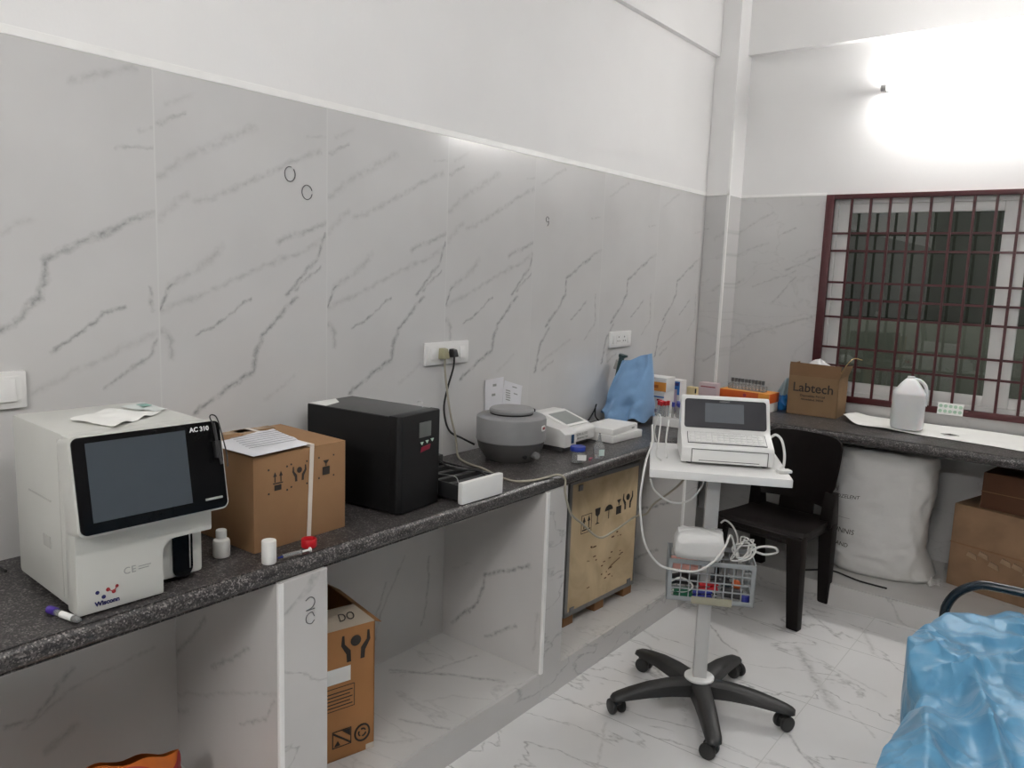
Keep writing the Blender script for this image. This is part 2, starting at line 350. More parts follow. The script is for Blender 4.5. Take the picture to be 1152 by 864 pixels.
# ------------------------------------------------------------------ materials
TW = .5615                      # width of one wall tile
TILE = (.585, .58, .575)
PY0 = -3.561
mt_A = marble('wall_tile_streaked', (1, 2), VA, base=TILE, period=TW, origin=PY0, grid=[(1, TW, PY0, .004, .62)])
mt_C = marble('wall_tile_branching', (1, 2), VC, base=TILE, period=TW, origin=PY0 - TW, grid=[(1, TW, PY0, .004, .62)])
mt_B = marble('wall_tile_steep', (1, 2), VB, base=TILE, period=TW, origin=-1.893, grid=[(1, TW, -1.893, .004, .62)])
mt_back = marble('wall_tile_back', (0, 2), BB, base=TILE, noise_veins=.15)
mt_floor = marble('floor_tile', (0, 1), VF, base=(.72, .715, .71), rough=.14, noise_veins=.55,
                  grid=[(1, .5815, -1.164, .003, .40), (0, 1.163, .10, .003, .56)])
mt_part2 = marble('partition_tile', (0, 2), P2, base=(.59, .58, .57), rough=.2)
mt_part1 = marble('partition_tile_darkveins', (0, 2), P1, base=(.59, .58, .57), rough=.2)
mt_bayback = marble('bay_back_tile', (1, 2), BW, base=(.56, .55, .535), rough=.2)
mt_bayfloor = marble('bay_floor_tile', (0, 1), BF, base=(.60, .59, .575), rough=.2, noise_veins=.25)
mt_plinth = marble('plinth_tile', (1, 2), [], base=(.56, .55, .54), rough=.2, noise_veins=.45)
mt_plinthx = marble('plinth_tile_back', (0, 2), [], base=(.56, .55, .54), rough=.2, noise_veins=.45)
mt_paint = pbr('white_wall_paint', (.80, .795, .79), rough=.6, var=.02, scale=2.5, spec=.3, bump=.03, bscale=90)
mt_ceil = pbr('white_ceiling_paint', (.82, .82, .815), rough=.8, var=.015, scale=2)
mt_bead = pbr('white_edge_bead', (.86, .855, .84), rough=.4, var=.03)
mt_gray_room = pbr('rear_wall_paint', (.30, .295, .285), rough=.6, var=.03, scale=2)
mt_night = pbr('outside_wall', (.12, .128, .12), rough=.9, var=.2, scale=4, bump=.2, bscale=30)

def granite():
    m, nt, b = new_mat('speckled_granite')
    N, L = nt.nodes.new, nt.links.new
    tc = N('ShaderNodeTexCoord')
    v = N('ShaderNodeTexVoronoi'); v.inputs['Scale'].default_value = 300; L(tc.outputs['Object'], v.inputs['Vector'])
    n = N('ShaderNodeTexNoise'); n.inputs['Scale'].default_value = 55; n.inputs['Detail'].default_value = 5; L(tc.outputs['Object'], n.inputs['Vector'])
    sp = N('ShaderNodeSeparateXYZ'); L(v.outputs['Color'], sp.inputs[0])
    ad = N('ShaderNodeMath'); ad.operation = 'MULTIPLY_ADD'; L(n.outputs['Fac'], ad.inputs[0]); ad.inputs[1].default_value = .9; ad.inputs[2].default_value = -.45
    a2 = N('ShaderNodeMath'); a2.operation = 'ADD'; L(sp.outputs[0], a2.inputs[0]); L(ad.outputs[0], a2.inputs[1])
    r = N('ShaderNodeValToRGB'); cr = r.color_ramp
    cr.elements[0].position = .15; cr.elements[0].color = S(27, 25, 26)
    cr.elements[1].position = .55; cr.elements[1].color = S(52, 49, 49)
    e = cr.elements.new(.84); e.color = S(86, 82, 80)
    e = cr.elements.new(1.0); e.color = S(128, 124, 122)
    L(a2.outputs[0], r.inputs['Fac']); L(r.outputs['Color'], b.inputs['Base Color'])
    b.inputs['Roughness'].default_value = .38
    return m
mt_granite = granite()

# ------------------------------------------------------------------ room shell
XR, YR, ZC = 4.15, -6.6, 3.22          # far side of the room, wall behind, ceiling
TT = 2.06                              # top of the wall tiling
CH = .85                               # worktop height
CD = .50                               # worktop depth along the long wall
BD = .665                              # depth of the worktop under the window
PH = .11                               # plinth height
PF = .742                              # front of the plinth below the window

struct(MB().box((0, YR, -.1), (XR, 0, 0)).build('floor', mt_floor, smooth=0))
struct(MB().box((-.1, YR, ZC), (XR, 0, ZC + .1)).build('ceiling', mt_ceil, smooth=0))
# long wall: one mesh per tile pattern run, painted above
struct(MB().box((-.1, YR, TT), (0, 0, ZC)).build('wall_left', mt_paint, smooth=0))
def run(name, y0, y1, m):
    o = MB().box((-.1, y0, 0), (.004, y1, TT)).build(name, m, smooth=0); o['kind'] = 'structure'; return o
run('wall_left_tiling', YR, PY0 - TW, mt_A)
run('wall_left_tiling', PY0 - TW, PY0, mt_C)
run('wall_left_tiling', PY0, -1.893, mt_A)
run('wall_left_tiling', -1.893, 0, mt_B)
# thin white lip where the tiling stops
struct(MB().box((0, YR, TT), (.0045, -.19, TT + .022), .002).build('trim_1', mt_bead, smooth=0))
struct(MB().box((.14, -.0045, TT), (.64, 0, TT + .014), .002).build('trim_2', mt_bead, smooth=0))
# window wall with its opening
WX0, WX1, WZ0, WZ1 = .655, 2.62, .925, 2.05
w = MB()
w.box((-.1, 0, TT), (XR, .14, ZC))
struct(w.build('wall_back', mt_paint, smooth=0))
w = MB()
w.box((-.1, -.004, 0), (WX0, .14, TT)); w.box((WX1, -.004, 0), (XR, .14, TT)); w.box((WX0, -.004, 0), (WX1, .14, WZ0)); w.box((WX0, -.004, WZ1), (WX1, .14, TT))
struct(w.build('wall_back_tiling', mt_back, smooth=0))
struct(MB().box((XR, YR, 0), (XR + .1, 0, ZC)).build('wall_right', mt_gray_room, smooth=0))
struct(MB().box((-.1, YR - .1, 0), (XR + .1, YR, ZC)).build('wall_rear', mt_gray_room, smooth=0))
# beams and the corner pier
struct(MB().box((0, YR, 2.843), (.030, -.19, ZC)).build('beam_left', mt_paint, smooth=0))
struct(MB().box((.14, -.05, 2.868), (XR, 0, ZC)).build('beam_back', mt_paint, smooth=0))
struct(MB().box((0, -.19, TT), (.14, 0, ZC)).build('column', mt_paint, smooth=0))
struct(MB().box((0, -.194, CH), (.143, 0, TT)).build('column_tiling', mt_back, smooth=0))
struct(MB().box((.134, -.20, CH), (.149, -.185, 2.42), .003).build('trim_3', mt_bead, smooth=0))
struct(MB().box((0, -.20, TT), (.149, -.19, TT + .008)).build('trim_4', mt_bead, smooth=0))
# yard wall seen dimly through the panes
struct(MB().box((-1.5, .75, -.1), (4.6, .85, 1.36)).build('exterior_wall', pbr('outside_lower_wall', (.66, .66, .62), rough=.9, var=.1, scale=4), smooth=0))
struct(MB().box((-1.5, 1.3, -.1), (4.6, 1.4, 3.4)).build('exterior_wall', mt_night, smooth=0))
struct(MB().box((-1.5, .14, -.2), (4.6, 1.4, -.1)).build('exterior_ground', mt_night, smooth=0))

# plinths, partitions below the worktop
struct(MB().box((0, YR, 0), (CD, -BD, PH)).build('plinth_left', [mt_plinth], smooth=0))
struct(MB().box((.004, YR, PH), (CD - .012, -BD, PH + .002)).build('plinth_left_top', mt_bayfloor, smooth=0))
struct(MB().box((0, -PF, 0), (XR, 0, PH)).build('plinth_back', mt_plinthx, smooth=0))
struct(MB().box((.004, -PF + .012, PH), (XR, -.004, PH + .002)).build('plinth_back_top', mt_bayfloor, smooth=0))
struct(MB().box((0, YR, PH), (.0065, -.01, .80)).build('wall_left_bay_tiling', mt_bayback, smooth=0))
for (y0, y1, m) in ((-3.541, -3.396, mt_part1), (-2.415, -2.291, mt_part2), (-1.295, -1.155, mt_part2), (-4.67, -4.53, mt_part1), (-5.8, -5.66, mt_part2)):
    struct(MB().box((.0, y0, 0), (CD + .0015, y1, .802)).build('partition', m, smooth=0))
    struct(MB().box((CD + .001, y0 + .004, 0), (CD + .0025, y1, .80)).build('partition_front', mt_plinth, smooth=0))
    struct(MB().box((CD - .008, y0 - .003, PH), (CD + .003, y0 + .013, .802), .003).build('trim_5', mt_bead, smooth=0))
struct(MB().box((1.02, -.62, PH), (1.03, -.005, .80)).build('partition', mt_part2, smooth=0)) if False else None
# felt pen marks on the tiles
mt_ink = pbr('felt_pen_ink', (.10, .10, .105), rough=.6)
def ring(c, r, gap=0.):
    n = 14
    return [(.006, c[0] + r * math.cos(gap + (2 * PI - .5) * k / n), c[1] + 1.15 * r * math.sin(gap + (2 * PI - .5) * k / n)) for k in range(n + 1)]
for pts in (ring((-3.141, 1.843), .019, 1.3), ring((-3.078, 1.795), .019, .3), ring((-1.799, 1.806), .010, 0.)):
    o = struct(MB().tube(pts, .0013, 5, sub=2).build('wall_mark', mt_ink)); o['label'] = 'small pen ring drawn on the marble wall tile'
o = struct(MB().tube([(.006, -1.789, 1.80), (.006, -1.79, 1.786), (.006, -1.797, 1.778)], .0017, 5, sub=2).build('wall_mark', mt_ink))
# smeared pen figure on the partition end: 2 above o
o = struct(MB().tube([(CD + .0033, -3.465, .735), (CD + .0033, -3.452, .741), (CD + .0033, -3.440, .735), (CD + .0033, -3.437, .722), (CD + .0033, -3.446, .711), (CD + .0033, -3.464, .708), (CD + .0033, -3.437, .707)], .0012, 5, sub=3).build('wall_mark', mt_ink))
o = struct(MB().tube([(CD + .0033, -3.438, .686), (CD + .0033, -3.446, .700), (CD + .0033, -3.462, .694), (CD + .0033, -3.463, .678), (CD + .0033, -3.449, .669), (CD + .0033, -3.438, .676)], .0010, 5, sub=3).build('wall_mark', mt_ink))

# ------------------------------------------------------------------ window (white sliding sashes) and its barred grille
mt_upvc = pbr('white_upvc', (.74, .735, .72), rough=.35, var=.02)
def glass_mat():
    m = bpy.data.materials.new('dark_window_glass'); m.use_nodes = True
    nt = m.node_tree; nt.nodes.clear()
    N, L = nt.nodes.new, nt.links.new
    out = N('ShaderNodeOutputMaterial'); mix = N('ShaderNodeMixShader'); fr = N('ShaderNodeFresnel'); fr.inputs['IOR'].default_value = 1.6
    tr = N('ShaderNodeBsdfTransparent'); tr.inputs['Color'].default_value = (.50, .53, .50, 1)
    gl = N('ShaderNodeBsdfGlossy'); gl.inputs['Roughness'].default_value = .02
    nz = N('ShaderNodeTexNoise'); nz.inputs['Scale'].default_value = 3
    bp = N('ShaderNodeBump'); bp.inputs['Strength'].default_value = .02; L(nz.outputs['Fac'], bp.inputs['Height']); L(bp.outputs['Normal'], gl.inputs['Normal'])
    ad = N('ShaderNodeMath'); ad.operation = 'MULTIPLY_ADD'; L(fr.outputs[0], ad.inputs[0]); ad.inputs[1].default_value = 1.5; ad.inputs[2].default_value = .03
    L(ad.outputs[0], mix.inputs[0]); L(tr.outputs[0], mix.inputs[1]); L(gl.outputs[0], mix.inputs[2]); L(mix.outputs[0], out.inputs[0])
    return m
mt_glass = glass_mat()
win = bpy.data.objects.new('window_1', None); COL.objects.link(win); win['kind'] = 'structure'
def frame_rect(mb, x0, x1, z0, z1, y0, y1, wl, wr, wt, wb, bev=.004):
    mb.box((x0, y0, z0), (x0 + wl, y1, z1), bev); mb.box((x1 - wr, y0, z0), (x1, y1, z1), bev)
    mb.box((x0 + wl, y0, z1 - wt), (x1 - wr, y1, z1), bev); mb.box((x0 + wl, y0, z0), (x1 - wr, y1, z0 + wb), bev)
    return mb
f = frame_rect(MB(), WX0, WX1, WZ0, WZ1, .035, .10, .045, .045, .035, .04)
f.build('window_frame', mt_upvc, win)
s1 = frame_rect(MB(), WX0 + .045, 1.56, WZ0 + .04, WZ1 - .035, .05, .075, .062, .058, .05, .055).build('sash', mt_upvc, win)
MB().box((.758, .060, 1.0), (1.505, .064, 1.97)).build('pane', mt_glass, s1, smooth=0)
s2 = frame_rect(MB(), 1.565, WX1 - .045, WZ0 + .04, WZ1 - .035, .068, .093, .05, .05, .05, .055).build('sash', mt_upvc, win)
MB().box((1.61, .078, 1.0), (2.53, .082, 1.97)).build('pane', mt_glass, s2, smooth=0)
struct(MB().box((WX0 - .01, -.02, WZ0 - .022), (WX1 + .01, .04, WZ0), .003).build('window_sill', mt_upvc)) if False else None

mt_maroon = pbr('maroon_enamel', S(66, 14, 20), rough=.4, var=.10, scale=9)
gr = thing('window_grille', 'maroon painted steel bar grille fixed over the window', 'window grille', (0, 0, 0))
g = frame_rect(MB(), WX0 - .008, WX1 + .02, WZ0 - .012, WZ1 + .012, -.030, -.004, .044, .04, .026, .034, .002)
g.build('grille_frame', mt_maroon, gr)
x = .785
while x < WX1:
    MB().box((x - .0065, -.026, WZ0 + .01), (x + .0065, -.018, WZ1 - .01)).build('bar', mt_maroon, gr, smooth=0); x += .0985
for z in (1.85, 1.754, 1.58, 1.485, 1.387, 1.216, 1.114):
    MB().box((WX0 + .02, -.018, z - .006), (WX1 - .01, -.011, z + .006)).build('rail', mt_maroon, gr, smooth=0)

# ------------------------------------------------------------------ tube lamps: one seen over the window, two unseen ones added for brightness
lit = lambda n, k: pbr(n, (1, 1, 1), emit=(1, .975, .95, 1), estr=LAMP * k)
mt_tube = lit('lit_tube', K_BACK); mt_tube_rear = lit('added_tube_rear', K_REAR); mt_tube_ceil = lit('added_tube_ceiling', K_CEIL)  # rear and ceiling tubes are added fill, out of view
mt_batten = pbr('lamp_batten_white', (.8, .8, .8), rough=.4)
mt_clip = pbr('lamp_clip_grey', (.35, .35, .35), rough=.4)
def tube_lamp(label, loc, rz, L=1.2, m=None):
    t = thing('tube_light', label, 'lamp', loc, rz)
    MB().box((-L / 2 - .02, -.030, -.010), (L / 2 + .02, 0, .010), .004).build('batten', mt_batten, t)
    MB().cyl((-L / 2, -.066, .0), (L / 2, -.066, .0), .016, n=16).build('tube', m or mt_tube, t)
    for sgn in (-1, 1):
        MB().cyl((sgn * L / 2, -.066, 0), (sgn * (L / 2 + .03), -.066, 0), .018, n=14).box((sgn * (L / 2 + .015) - .012, -.070, -.012), (sgn * (L / 2 + .015) + .012, -.01, .012), .004).build('lamp_holder', mt_clip, t)
    MB().box((-.04, -.045, .055), (-.022, 0, .075), .003).build('wall_clip', mt_clip, t)
    return t
tube_lamp('glowing white tube light on the wall above the window', (1.52, 0, 2.60), 0)
tube_lamp('unseen tube light added on the wall behind the viewer to brighten the room', (1.9, YR, 2.62), 180, m=mt_tube_rear)  # added lamp, out of view, brightens faces turned away from the window
tc_ = tube_lamp('unseen tube light added under the ceiling to light the room from above', (2.15, -3.7, ZC), 90, m=mt_tube_ceil); tc_.rotation_euler = (R(90), 0, R(90))  # added lamp, out of view, gives the steeper light from above
# ------------------------------------------------------------------ the granite worktop (one L-shaped slab)
nose = [(0, 0), (0, -.048), (.006, -.05), (-.0, -.05)]
wt = MB()
def slab_prof(d):   # half-round front edge
    p = [(.004, .80), (d - .012, .80)]
    for i in range(7):
        a = R(-70 + 140 * i / 6); p.append((d - .022 + .022 * math.cos(a), .826 + .024 * math.sin(a)))
    p += [(d - .012, .85), (.004, .85)]
    return p
wt.prism(slab_prof(CD), 1, YR + .01, -BD + .02)
wt.prism([(-y, z) for (y, z) in slab_prof(BD)], 0, .006, XR - .01)
tag(wt.build('worktop', mt_granite, smooth=45), 'L-shaped dark speckled granite worktop along the tiled walls', 'worktop')

# ------------------------------------------------------------------ haematology analyser
mt_case = pbr('analyser_white_plastic', (.565, .568, .535), rough=.38, var=.015)
mt_case_gap = pbr('analyser_grey_gap', (.45, .45, .43), rough=.5)
mt_black = pbr('gloss_black_panel', (.0045, .0045, .005), rough=.2, spec=.16)
mt_mblack = pbr('matt_black_plastic', (.014, .014, .015), rough=.5)
mt_scr = pbr('screen_off_blue_grey', (.052, .063, .074), rough=.25, var=.02, spec=.25)
mt_white = pbr('white_plastic', (.78, .78, .765), rough=.4, var=.02)
mt_txtw = pbr('white_lettering', (.8, .8, .8), rough=.5)
mt_txtk = pbr('black_lettering', (.03, .025, .02), rough=.6)
mt_txtg = pbr('grey_lettering', (.32, .33, .32), rough=.6)
mt_navy = pbr('navy_print', S(28, 28, 88), rough=.5)
mt_red = pbr('red_print', S(150, 30, 36), rough=.5)
mt_metal = pbr('brushed_steel', (.55, .55, .55), rough=.3, metal=1.)
mt_rubber = pbr('black_rubber', (.02, .02, .02), rough=.8)
an = thing('blood_analyser', 'large white benchtop blood analyser with tilted black touch screen', 'analyser', (.303, -3.836, CH), 87.5)
mb = MB()
mb.box((-.145, -.118, .012), (.145, .163, .374), .010)
notch = [(-.145, .004), (.032, .004), (.032, .092), (.036, .108), (.044, .118), (.056, .122), (.145, .122), (.145, .372), (-.145, .372)]
mb.prism(notch, 1, -.163, -.112, .005)
mb.build('housing', mt_case, an)
MB().box((-.1455, -.100, .03), (-.1448, -.097, .36)).build('panel_seam', mt_case_gap, an, smooth=0)
MB().box((-.1462, -.050, .2195), (-.1448, .075, .2235)).build('card_slot', mt_case_gap, an, smooth=0)
MB().box((-.1462, -.038, .116), (-.1448, .002, .142)).box((-.1466, -.034, .120), (-.146, -.020, .138)).build('rating_label', mt_case_gap, an, smooth=0)
MB().prism(rounded_rect(.046, .118, .022, 6, .096, .070), 1, -.122, -.117).build('sample_window', mt_black, an)
MB().cyl((.111, -.124, .03), (.111, -.124, .15), .0016, n=8).build('sample_probe', mt_metal, an)
# tilted operating panel
up = Vector((0, .035, .193)).normalized(); nrm = Vector((0, -up.z, up.y))
PM = Matrix(((1, 0, 0, 0), (0, nrm.y, up.y, -.198), (0, nrm.z, up.z, .180), (0, 0, 0, 1)))   # local (x, out, height)
MB().prism(rounded_rect(.318, .202, .016, 6, .009, .098), 1, -.06, 0.0, .002, PM).build('bezel', mt_case, an)
pan = MB().prism(rounded_rect(.309, .193, .013, 6, .009, .098), 1, -.001, .0045, .0012, PM).build('screen_panel', mt_black, an)
MB().box((-.121, .0035, .024), (.083, .0052, .182), 0, PM).build('display', mt_scr, pan, smooth=0)
MB().box((.112, .004, .022), (.152, .0065, .027), .001, PM).build('slot', mt_txtg, pan)
FP = PM @ Matrix.Translation((0, .0052, 0)) @ Matrix.Rotation(PI / 2, 4, 'X') @ Matrix.Scale(1, 4)
# panel space: x right, height up, outwards = +y  ->  letters in the x/height plane
def panel_M(x, h, o=.0052): return PM @ Matrix(((1, 0, 0, x), (0, 0, 1, o), (0, 1, 0, h), (0, 0, 0, 1)))
text('lettering', 'AC 310', .0140, mt_txtw, pan, panel_M(.115, .180), bold=.0004)
hol = MB().box((.142, .004, .112), (.156, .018, .150), .003, PM).build('stylus_holder', mt_mblack, an)
MB().tube([PM @ Vector(p) for p in ((.150, .022, .098), (.148, .017, .135), (.146, .012, .190))], .0032, 8, sub=3).build('stylus', mt_mblack, hol)
MB().tube([PM @ Vector(p) for p in ((.146, .010, .186), (.142, .006, .204), (.150, .004, .208), (.158, .008, .198), (.164, .012, .155), (.168, .014, .115), (.166, .016, .09))], .0015, 6).build('stylus_cord', mt_mblack, hol)
# maker's mark: five dots and a word
lg = MB()
for (x, z, r) in ((-.106, .046, .0040), (-.094, .034, .0042)): lg.cyl((x, -.1632, z), (x, -.1640, z), r, n=14)
lg.build('logo', mt_navy, an)
lg = MB()
for (x, z, r) in ((-.085, .047, .0042), (-.074, .040, .0042), (-.067, .050, .0034)): lg.cyl((x, -.1632, z), (x, -.1640, z), r, n=14)
lg.tube([(-.085, -.1636, .047), (-.074, -.1636, .040), (-.067, -.1636, .050)], .0012, 5, sub=1).build('logo', mt_red, an)
text('lettering', 'Wisconn', .0135, mt_navy, an, at(-.087, -.1636, .0215), bold=.0005)
text('certification_mark', 'CE', .021, mt_txtg, an, at(-.040, -.1634, .076), spacing=1.1)
MB().box((-.022, -.1640, .079), (.004, -.1632, .0805)).box((-.022, -.1640, .0735), (.000, -.1632, .075)).build('certification_mark', mt_txtg, an, smooth=0)
for (sx, sy) in ((-1, -1), (1, -1), (1, 1), (-1, 1)):
    MB().cyl((sx * .12, .02 + sy * .105, 0), (sx * .12, .02 + sy * .105, .014), .012, n=14).build('foot', mt_rubber, an)

mt_tissue = pbr('white_tissue_paper', (.80, .80, .77), rough=.85, var=.02)
def crumpled(name, label, cat, outline, z, loc, rz, mat, amp=.004, th=.0008, sc=22., seed=0., lift=None):
    """thin paper sheet from a 4-corner outline, gently crumpled"""
    a, b, c_, d = [Vector((p[0], p[1], 0)) for p in outline]
    def fn(u, v):
        p = (a * (1 - u) + b * u) * (1 - v) + (d * (1 - u) + c_ * u) * v
        h = amp * (.5 + fb((p.x + seed, p.y, seed), sc)) + amp * .3 * fb((p.x, p.y + seed, 3.), sc * 2.4)
        if lift: h += lift(u, v, p)
        return (p.x, p.y, max(h, .0) + z)
    o = MB().grid(fn, 22, 22).solid(th).build(name, mat, smooth=30)
    o.location = loc; o.rotation_euler[2] = R(rz)
    if cat: tag(o, label, cat)
    return o
crumpled('tissue_sheet', 'crumpled white paper sheet lying on top of the blood analyser', 'paper',
         [(-.085, .0), (-.045, -.125), (.10, -.03), (.035, .075)], .376, (.303, -3.836, CH), 87.5, mt_tissue, .006)
sach = crumpled('sachet', 'small white and teal printed sachet lying on top of the blood analyser', 'sachet',
         [(.06, .085), (.092, -.015), (.128, .0), (.098, .095)], .377, (.303, -3.836, CH), 87.5, pbr('sachet_film', (.68, .72, .70), rough=.35), .005)
mt_teal = pbr('teal_print', S(120, 165, 155), rough=.4)
MB().box((.085, .035, .3835), (.108, .065, .3843)).build('printing', mt_teal, sach, smooth=0)

# blood tube lying by the analyser corner
mt_purple = pbr('purple_cap', S(62, 40, 130), rough=.4)
mt_clear = pbr('clear_plastic', (.80, .82, .82), rough=.12, trans=.75, var=.02)
mt_bluecap = pbr('blue_cap', S(36, 58, 150), rough=.4)
mt_redcap = pbr('red_cap', S(185, 26, 36), rough=.4)
mt_label = pbr('white_paper_label', (.76, .76, .74), rough=.7)
t = thing('blood_tube', 'purple capped blood tube lying on the worktop beside the blood analyser', 'test tube', (.385, -4.012, CH + .0085), 11)
MB().cyl((0, 0, 0), (.024, 0, 0), .0085, n=16, bev=.0015).build('cap', mt_purple, t)
tb = MB().lathe([(.0, 0), (.0055, .002), (.0065, .006), (.0065, .075)], 14, M=Matrix.Translation((.098, 0, -.001)) @ Matrix.Rotation(-PI / 2, 4, 'Y')).build('tube', mt_clear, t)
MB().cyl((.040, 0, -.001), (.078, 0, -.001), .0068, n=16).build('paper_label', mt_label, tb)

# ------------------------------------------------------------------ small white bottle, pot lid, red cap, syringe
mt_hdpe = pbr('white_hdpe', (.76, .755, .73), rough=.45, var=.02)
b_ = thing('reagent_bottle', 'small white plastic reagent bottle standing between analyser and cardboard carton', 'bottle', (.348, -3.600, CH), 0)
MB().lathe([(.019, 0), (.0205, .002), (.0205, .038), (.019, .043), (.012, .047), (.012, .050)], 24).build('body', mt_hdpe, b_)
MB().lathe([(.0125, .049), (.0130, .050), (.0130, .066), (.012, .068)], 24).build('cap', mt_white, b_)
o = MB().lathe([(.0165, 0), (.0178, .002), (.0178, .055), (.0168, .0575), (.010, .058)], 24).build('plastic_pot', mt_hdpe)
o.location = (.470, -3.548, CH); tag(o, 'plain white plastic pot standing at the worktop edge before the carton', 'pot')
o = MB().lathe([(.0185, 0), (.020, .002), (.020, .020), (.019, .022), (.016, .022), (.016, .012), (.001, .012)], 26).build('screw_cap', mt_redcap)
o.location = (.448, -3.412, CH); tag(o, 'loose red screw cap lying on the worktop before the carton', 'cap')
t = thing('syringe', 'clear syringe lying along the worktop edge beside the white pot', 'syringe', (.474, -3.512, CH + .0065), 84)
MB().cyl((0, 0, 0), (.052, 0, 0), .006, n=12).build('barrel', mt_clear, t)
MB().cyl((.052, 0, 0), (.076, 0, 0), .0028, n=8).cyl((.076, 0, 0), (.079, 0, 0), .0065, n=12).build('plunger', mt_white, t)
MB().cyl((-.012, 0, 0), (0, 0, 0), .0025, n=8).build('nozzle', mt_bluecap, t)

# ------------------------------------------------------------------ cardboard carton with strap
def card(name, col, var=.06, rough=.78):
    return pbr(name, col, rough=rough, var=var, scale=7, bump=.06, bscale=45, spec=.25)
mt_card = card('brown_cardboard', (.275, .155, .077))
mt_card_dk = card('brown_cardboard_dark', (.27, .115, .04))
mt_card_ol = card('brown_cardboard_olive', (.235, .150, .080))
mt_card_in = card('cardboard_inside', (.22, .12, .06))
mt_tape = pbr('clear_brown_tape', (.34, .22, .12), rough=.25, var=.08)
mt_print = pbr('black_carton_print', (.022, .016, .012), rough=.7)
mt_strap = pbr('white_strap', (.66, .60, .54), rough=.5, var=.03)
def arrow_up(mb, x, z, s, y):   # two up arrows over a bar
    for dx in (-.3, .3):
        mb.prism([(x + (dx - .18) * s, z + .15 * s), (x + (dx + .18) * s, z + .15 * s), (x + dx * s, z + .55 * s)], 1, y - .0006, y)
        mb.box((x + (dx - .05) * s, y - .0006, z - .35 * s), (x + (dx + .05) * s, y, z + .15 * s))
    mb.box((x - .5 * s, y - .0006, z - .5 * s), (x + .5 * s, y, z - .4 * s)); return mb
def glass_sym(mb, x, z, s, y):
    mb.prism([(x - .28 * s, z + .5 * s), (x - .22 * s, z + .1 * s), (x - .04 * s, z - .02 * s), (x - .04 * s, z - .4 * s), (x - .25 * s, z - .5 * s), (x + .25 * s, z - .5 * s), (x + .04 * s, z - .4 * s), (x + .04 * s, z - .02 * s), (x + .22 * s, z + .1 * s), (x + .28 * s, z + .5 * s)][::-1], 1, y - .0006, y); return mb
def umbrella_sym(mb, x, z, s, y):
    p = [(x + .5 * s * math.cos(R(a)), z + .1 * s + .4 * s * math.sin(R(a))) for a in range(0, 181, 20)]
    mb.prism(p, 1, y - .0006, y); mb.box((x - .04 * s, y - .0006, z - .5 * s), (x + .04 * s, y, z + .12 * s)); return mb
def hands_sym(mb, x, z, s, y):
    mb.lathe([(.001, 0), (.2 * s, 0), (.2 * s, .0006), (.001, .0006)], 14, M=Matrix.Translation((x, y, z + .22 * s)) @ Matrix.Rotation(PI / 2, 4, 'X'))
    for q in (-1, 1):
        p = [(q * .18, -.5), (q * .34, -.5), (q * .36, -.2), (q * .56, .15), (q * .52, .5), (q * .44, .5), (q * .42, .18), (q * .2, -.08)]
        mb.prism([(x + a * s, z + b2 * s) for a, b2 in p], 1, y - .0006, y)
    return mb
def stack_sym(mb, x, z, s, y):
    mb.box((x - .3 * s, y - .0006, z - .5 * s), (x + .3 * s, y, z + .05 * s))
    mb.box((x - .04 * s, y - .0006, z + .1 * s), (x + .04 * s, y, z + .35 * s))
    mb.prism([(x - .25 * s, z + .5 * s), (x, z + .2 * s), (x + .25 * s, z + .5 * s)], 1, y - .0006, y); return mb
def corners(mb, x, z, w, h, r, y):
    for (sx, sz) in ((-1, -1), (1, -1), (1, 1), (-1, 1)):
        mb.lathe([(.0001, 0), (r, 0), (r, .0006), (.0001, .0006)], 8, M=Matrix.Translation((x + sx * w / 2, y, z + sz * h / 2)) @ Matrix.Rotation(PI / 2, 4, 'X'))
    return mb
ca = thing('cardboard_carton', 'brown cardboard carton tied with a white strap on the worktop', 'carton', (.246, -3.396, CH), 91.2)
def carton_fn():
    m = MB()
    m.box((-.148, -.149, 0), (.148, .14, .245), .004)
    # slightly lifted top flaps
    for (x0, x1, lift) in ((-.148, -.002, .006), (.002, .148, .004)):
        m.hexa([(x0, -.148, .244), (x1, -.148, .244), (x1, .139, .244), (x0, .139, .244)], [(x0, -.148, .247), (x1, -.148, .2475), (x1, .139, .248 + lift), (x0, .139, .248 + lift)], .0012)
    return m
carton_fn().build('box', mt_card, ca)
MB().box((-.02, .02, .2525), (.03, .139, .2545)).box((-.148, .10, .252), (.10, .135, .2545)).build('tape', mt_tape, ca, smooth=0)
MB().hexa([(.014, -.1515, 0), (.026, -.1515, 0), (.026, -.149, 0), (.014, -.149, 0)], [(.024, -.1535, .25), (.036, -.1535, .25), (.036, -.151, .25), (.024, -.151, .25)]).box((.024, -.1535, .2485), (.036, .139, .2555)).build('strap', mt_strap, ca, smooth=0)
pr = MB(); arrow_up(pr, -.076, .184, .030, -.1492); pr.box((-.087, -.1498, .152), (-.066, -.1492, .166)); corners(pr, -.076, .178, .056, .062, .0028, -.1492).build('handling_symbol', mt_print, ca, smooth=0)
pr = MB(); hands_sym(pr, -.009, .184, .040, -.1492); corners(pr, -.010, .182, .050, .06, .0026, -.1492).build('handling_symbol', mt_print, ca, smooth=0)
pr = MB(); stack_sym(pr, .079, .184, .040, -.1492); corners(pr, .080, .186, .05, .056, .0026, -.1492).build('handling_symbol', mt_print, ca, smooth=0)
mt_paper = pbr('white_printer_paper', (.70, .70, .73), rough=.8, var=.02)
def note_lift(u, v, p): return -.0 if p.y > -.152 else -.25 * (-.152 - p.y) * 4
nt_ = crumpled('delivery_note', 'white printed delivery note lying over the corner of the strapped carton', 'paper',
         [(-.160, .02), (-.158, -.165), (.018, -.150), (.075, .075)], .2565, (.246, -3.396, CH), 91.2, mt_paper, .003, lift=lambda u, v, p: -max(0, -.150 - p.y) * .9 - max(0, -.146 - p.x) * .9)
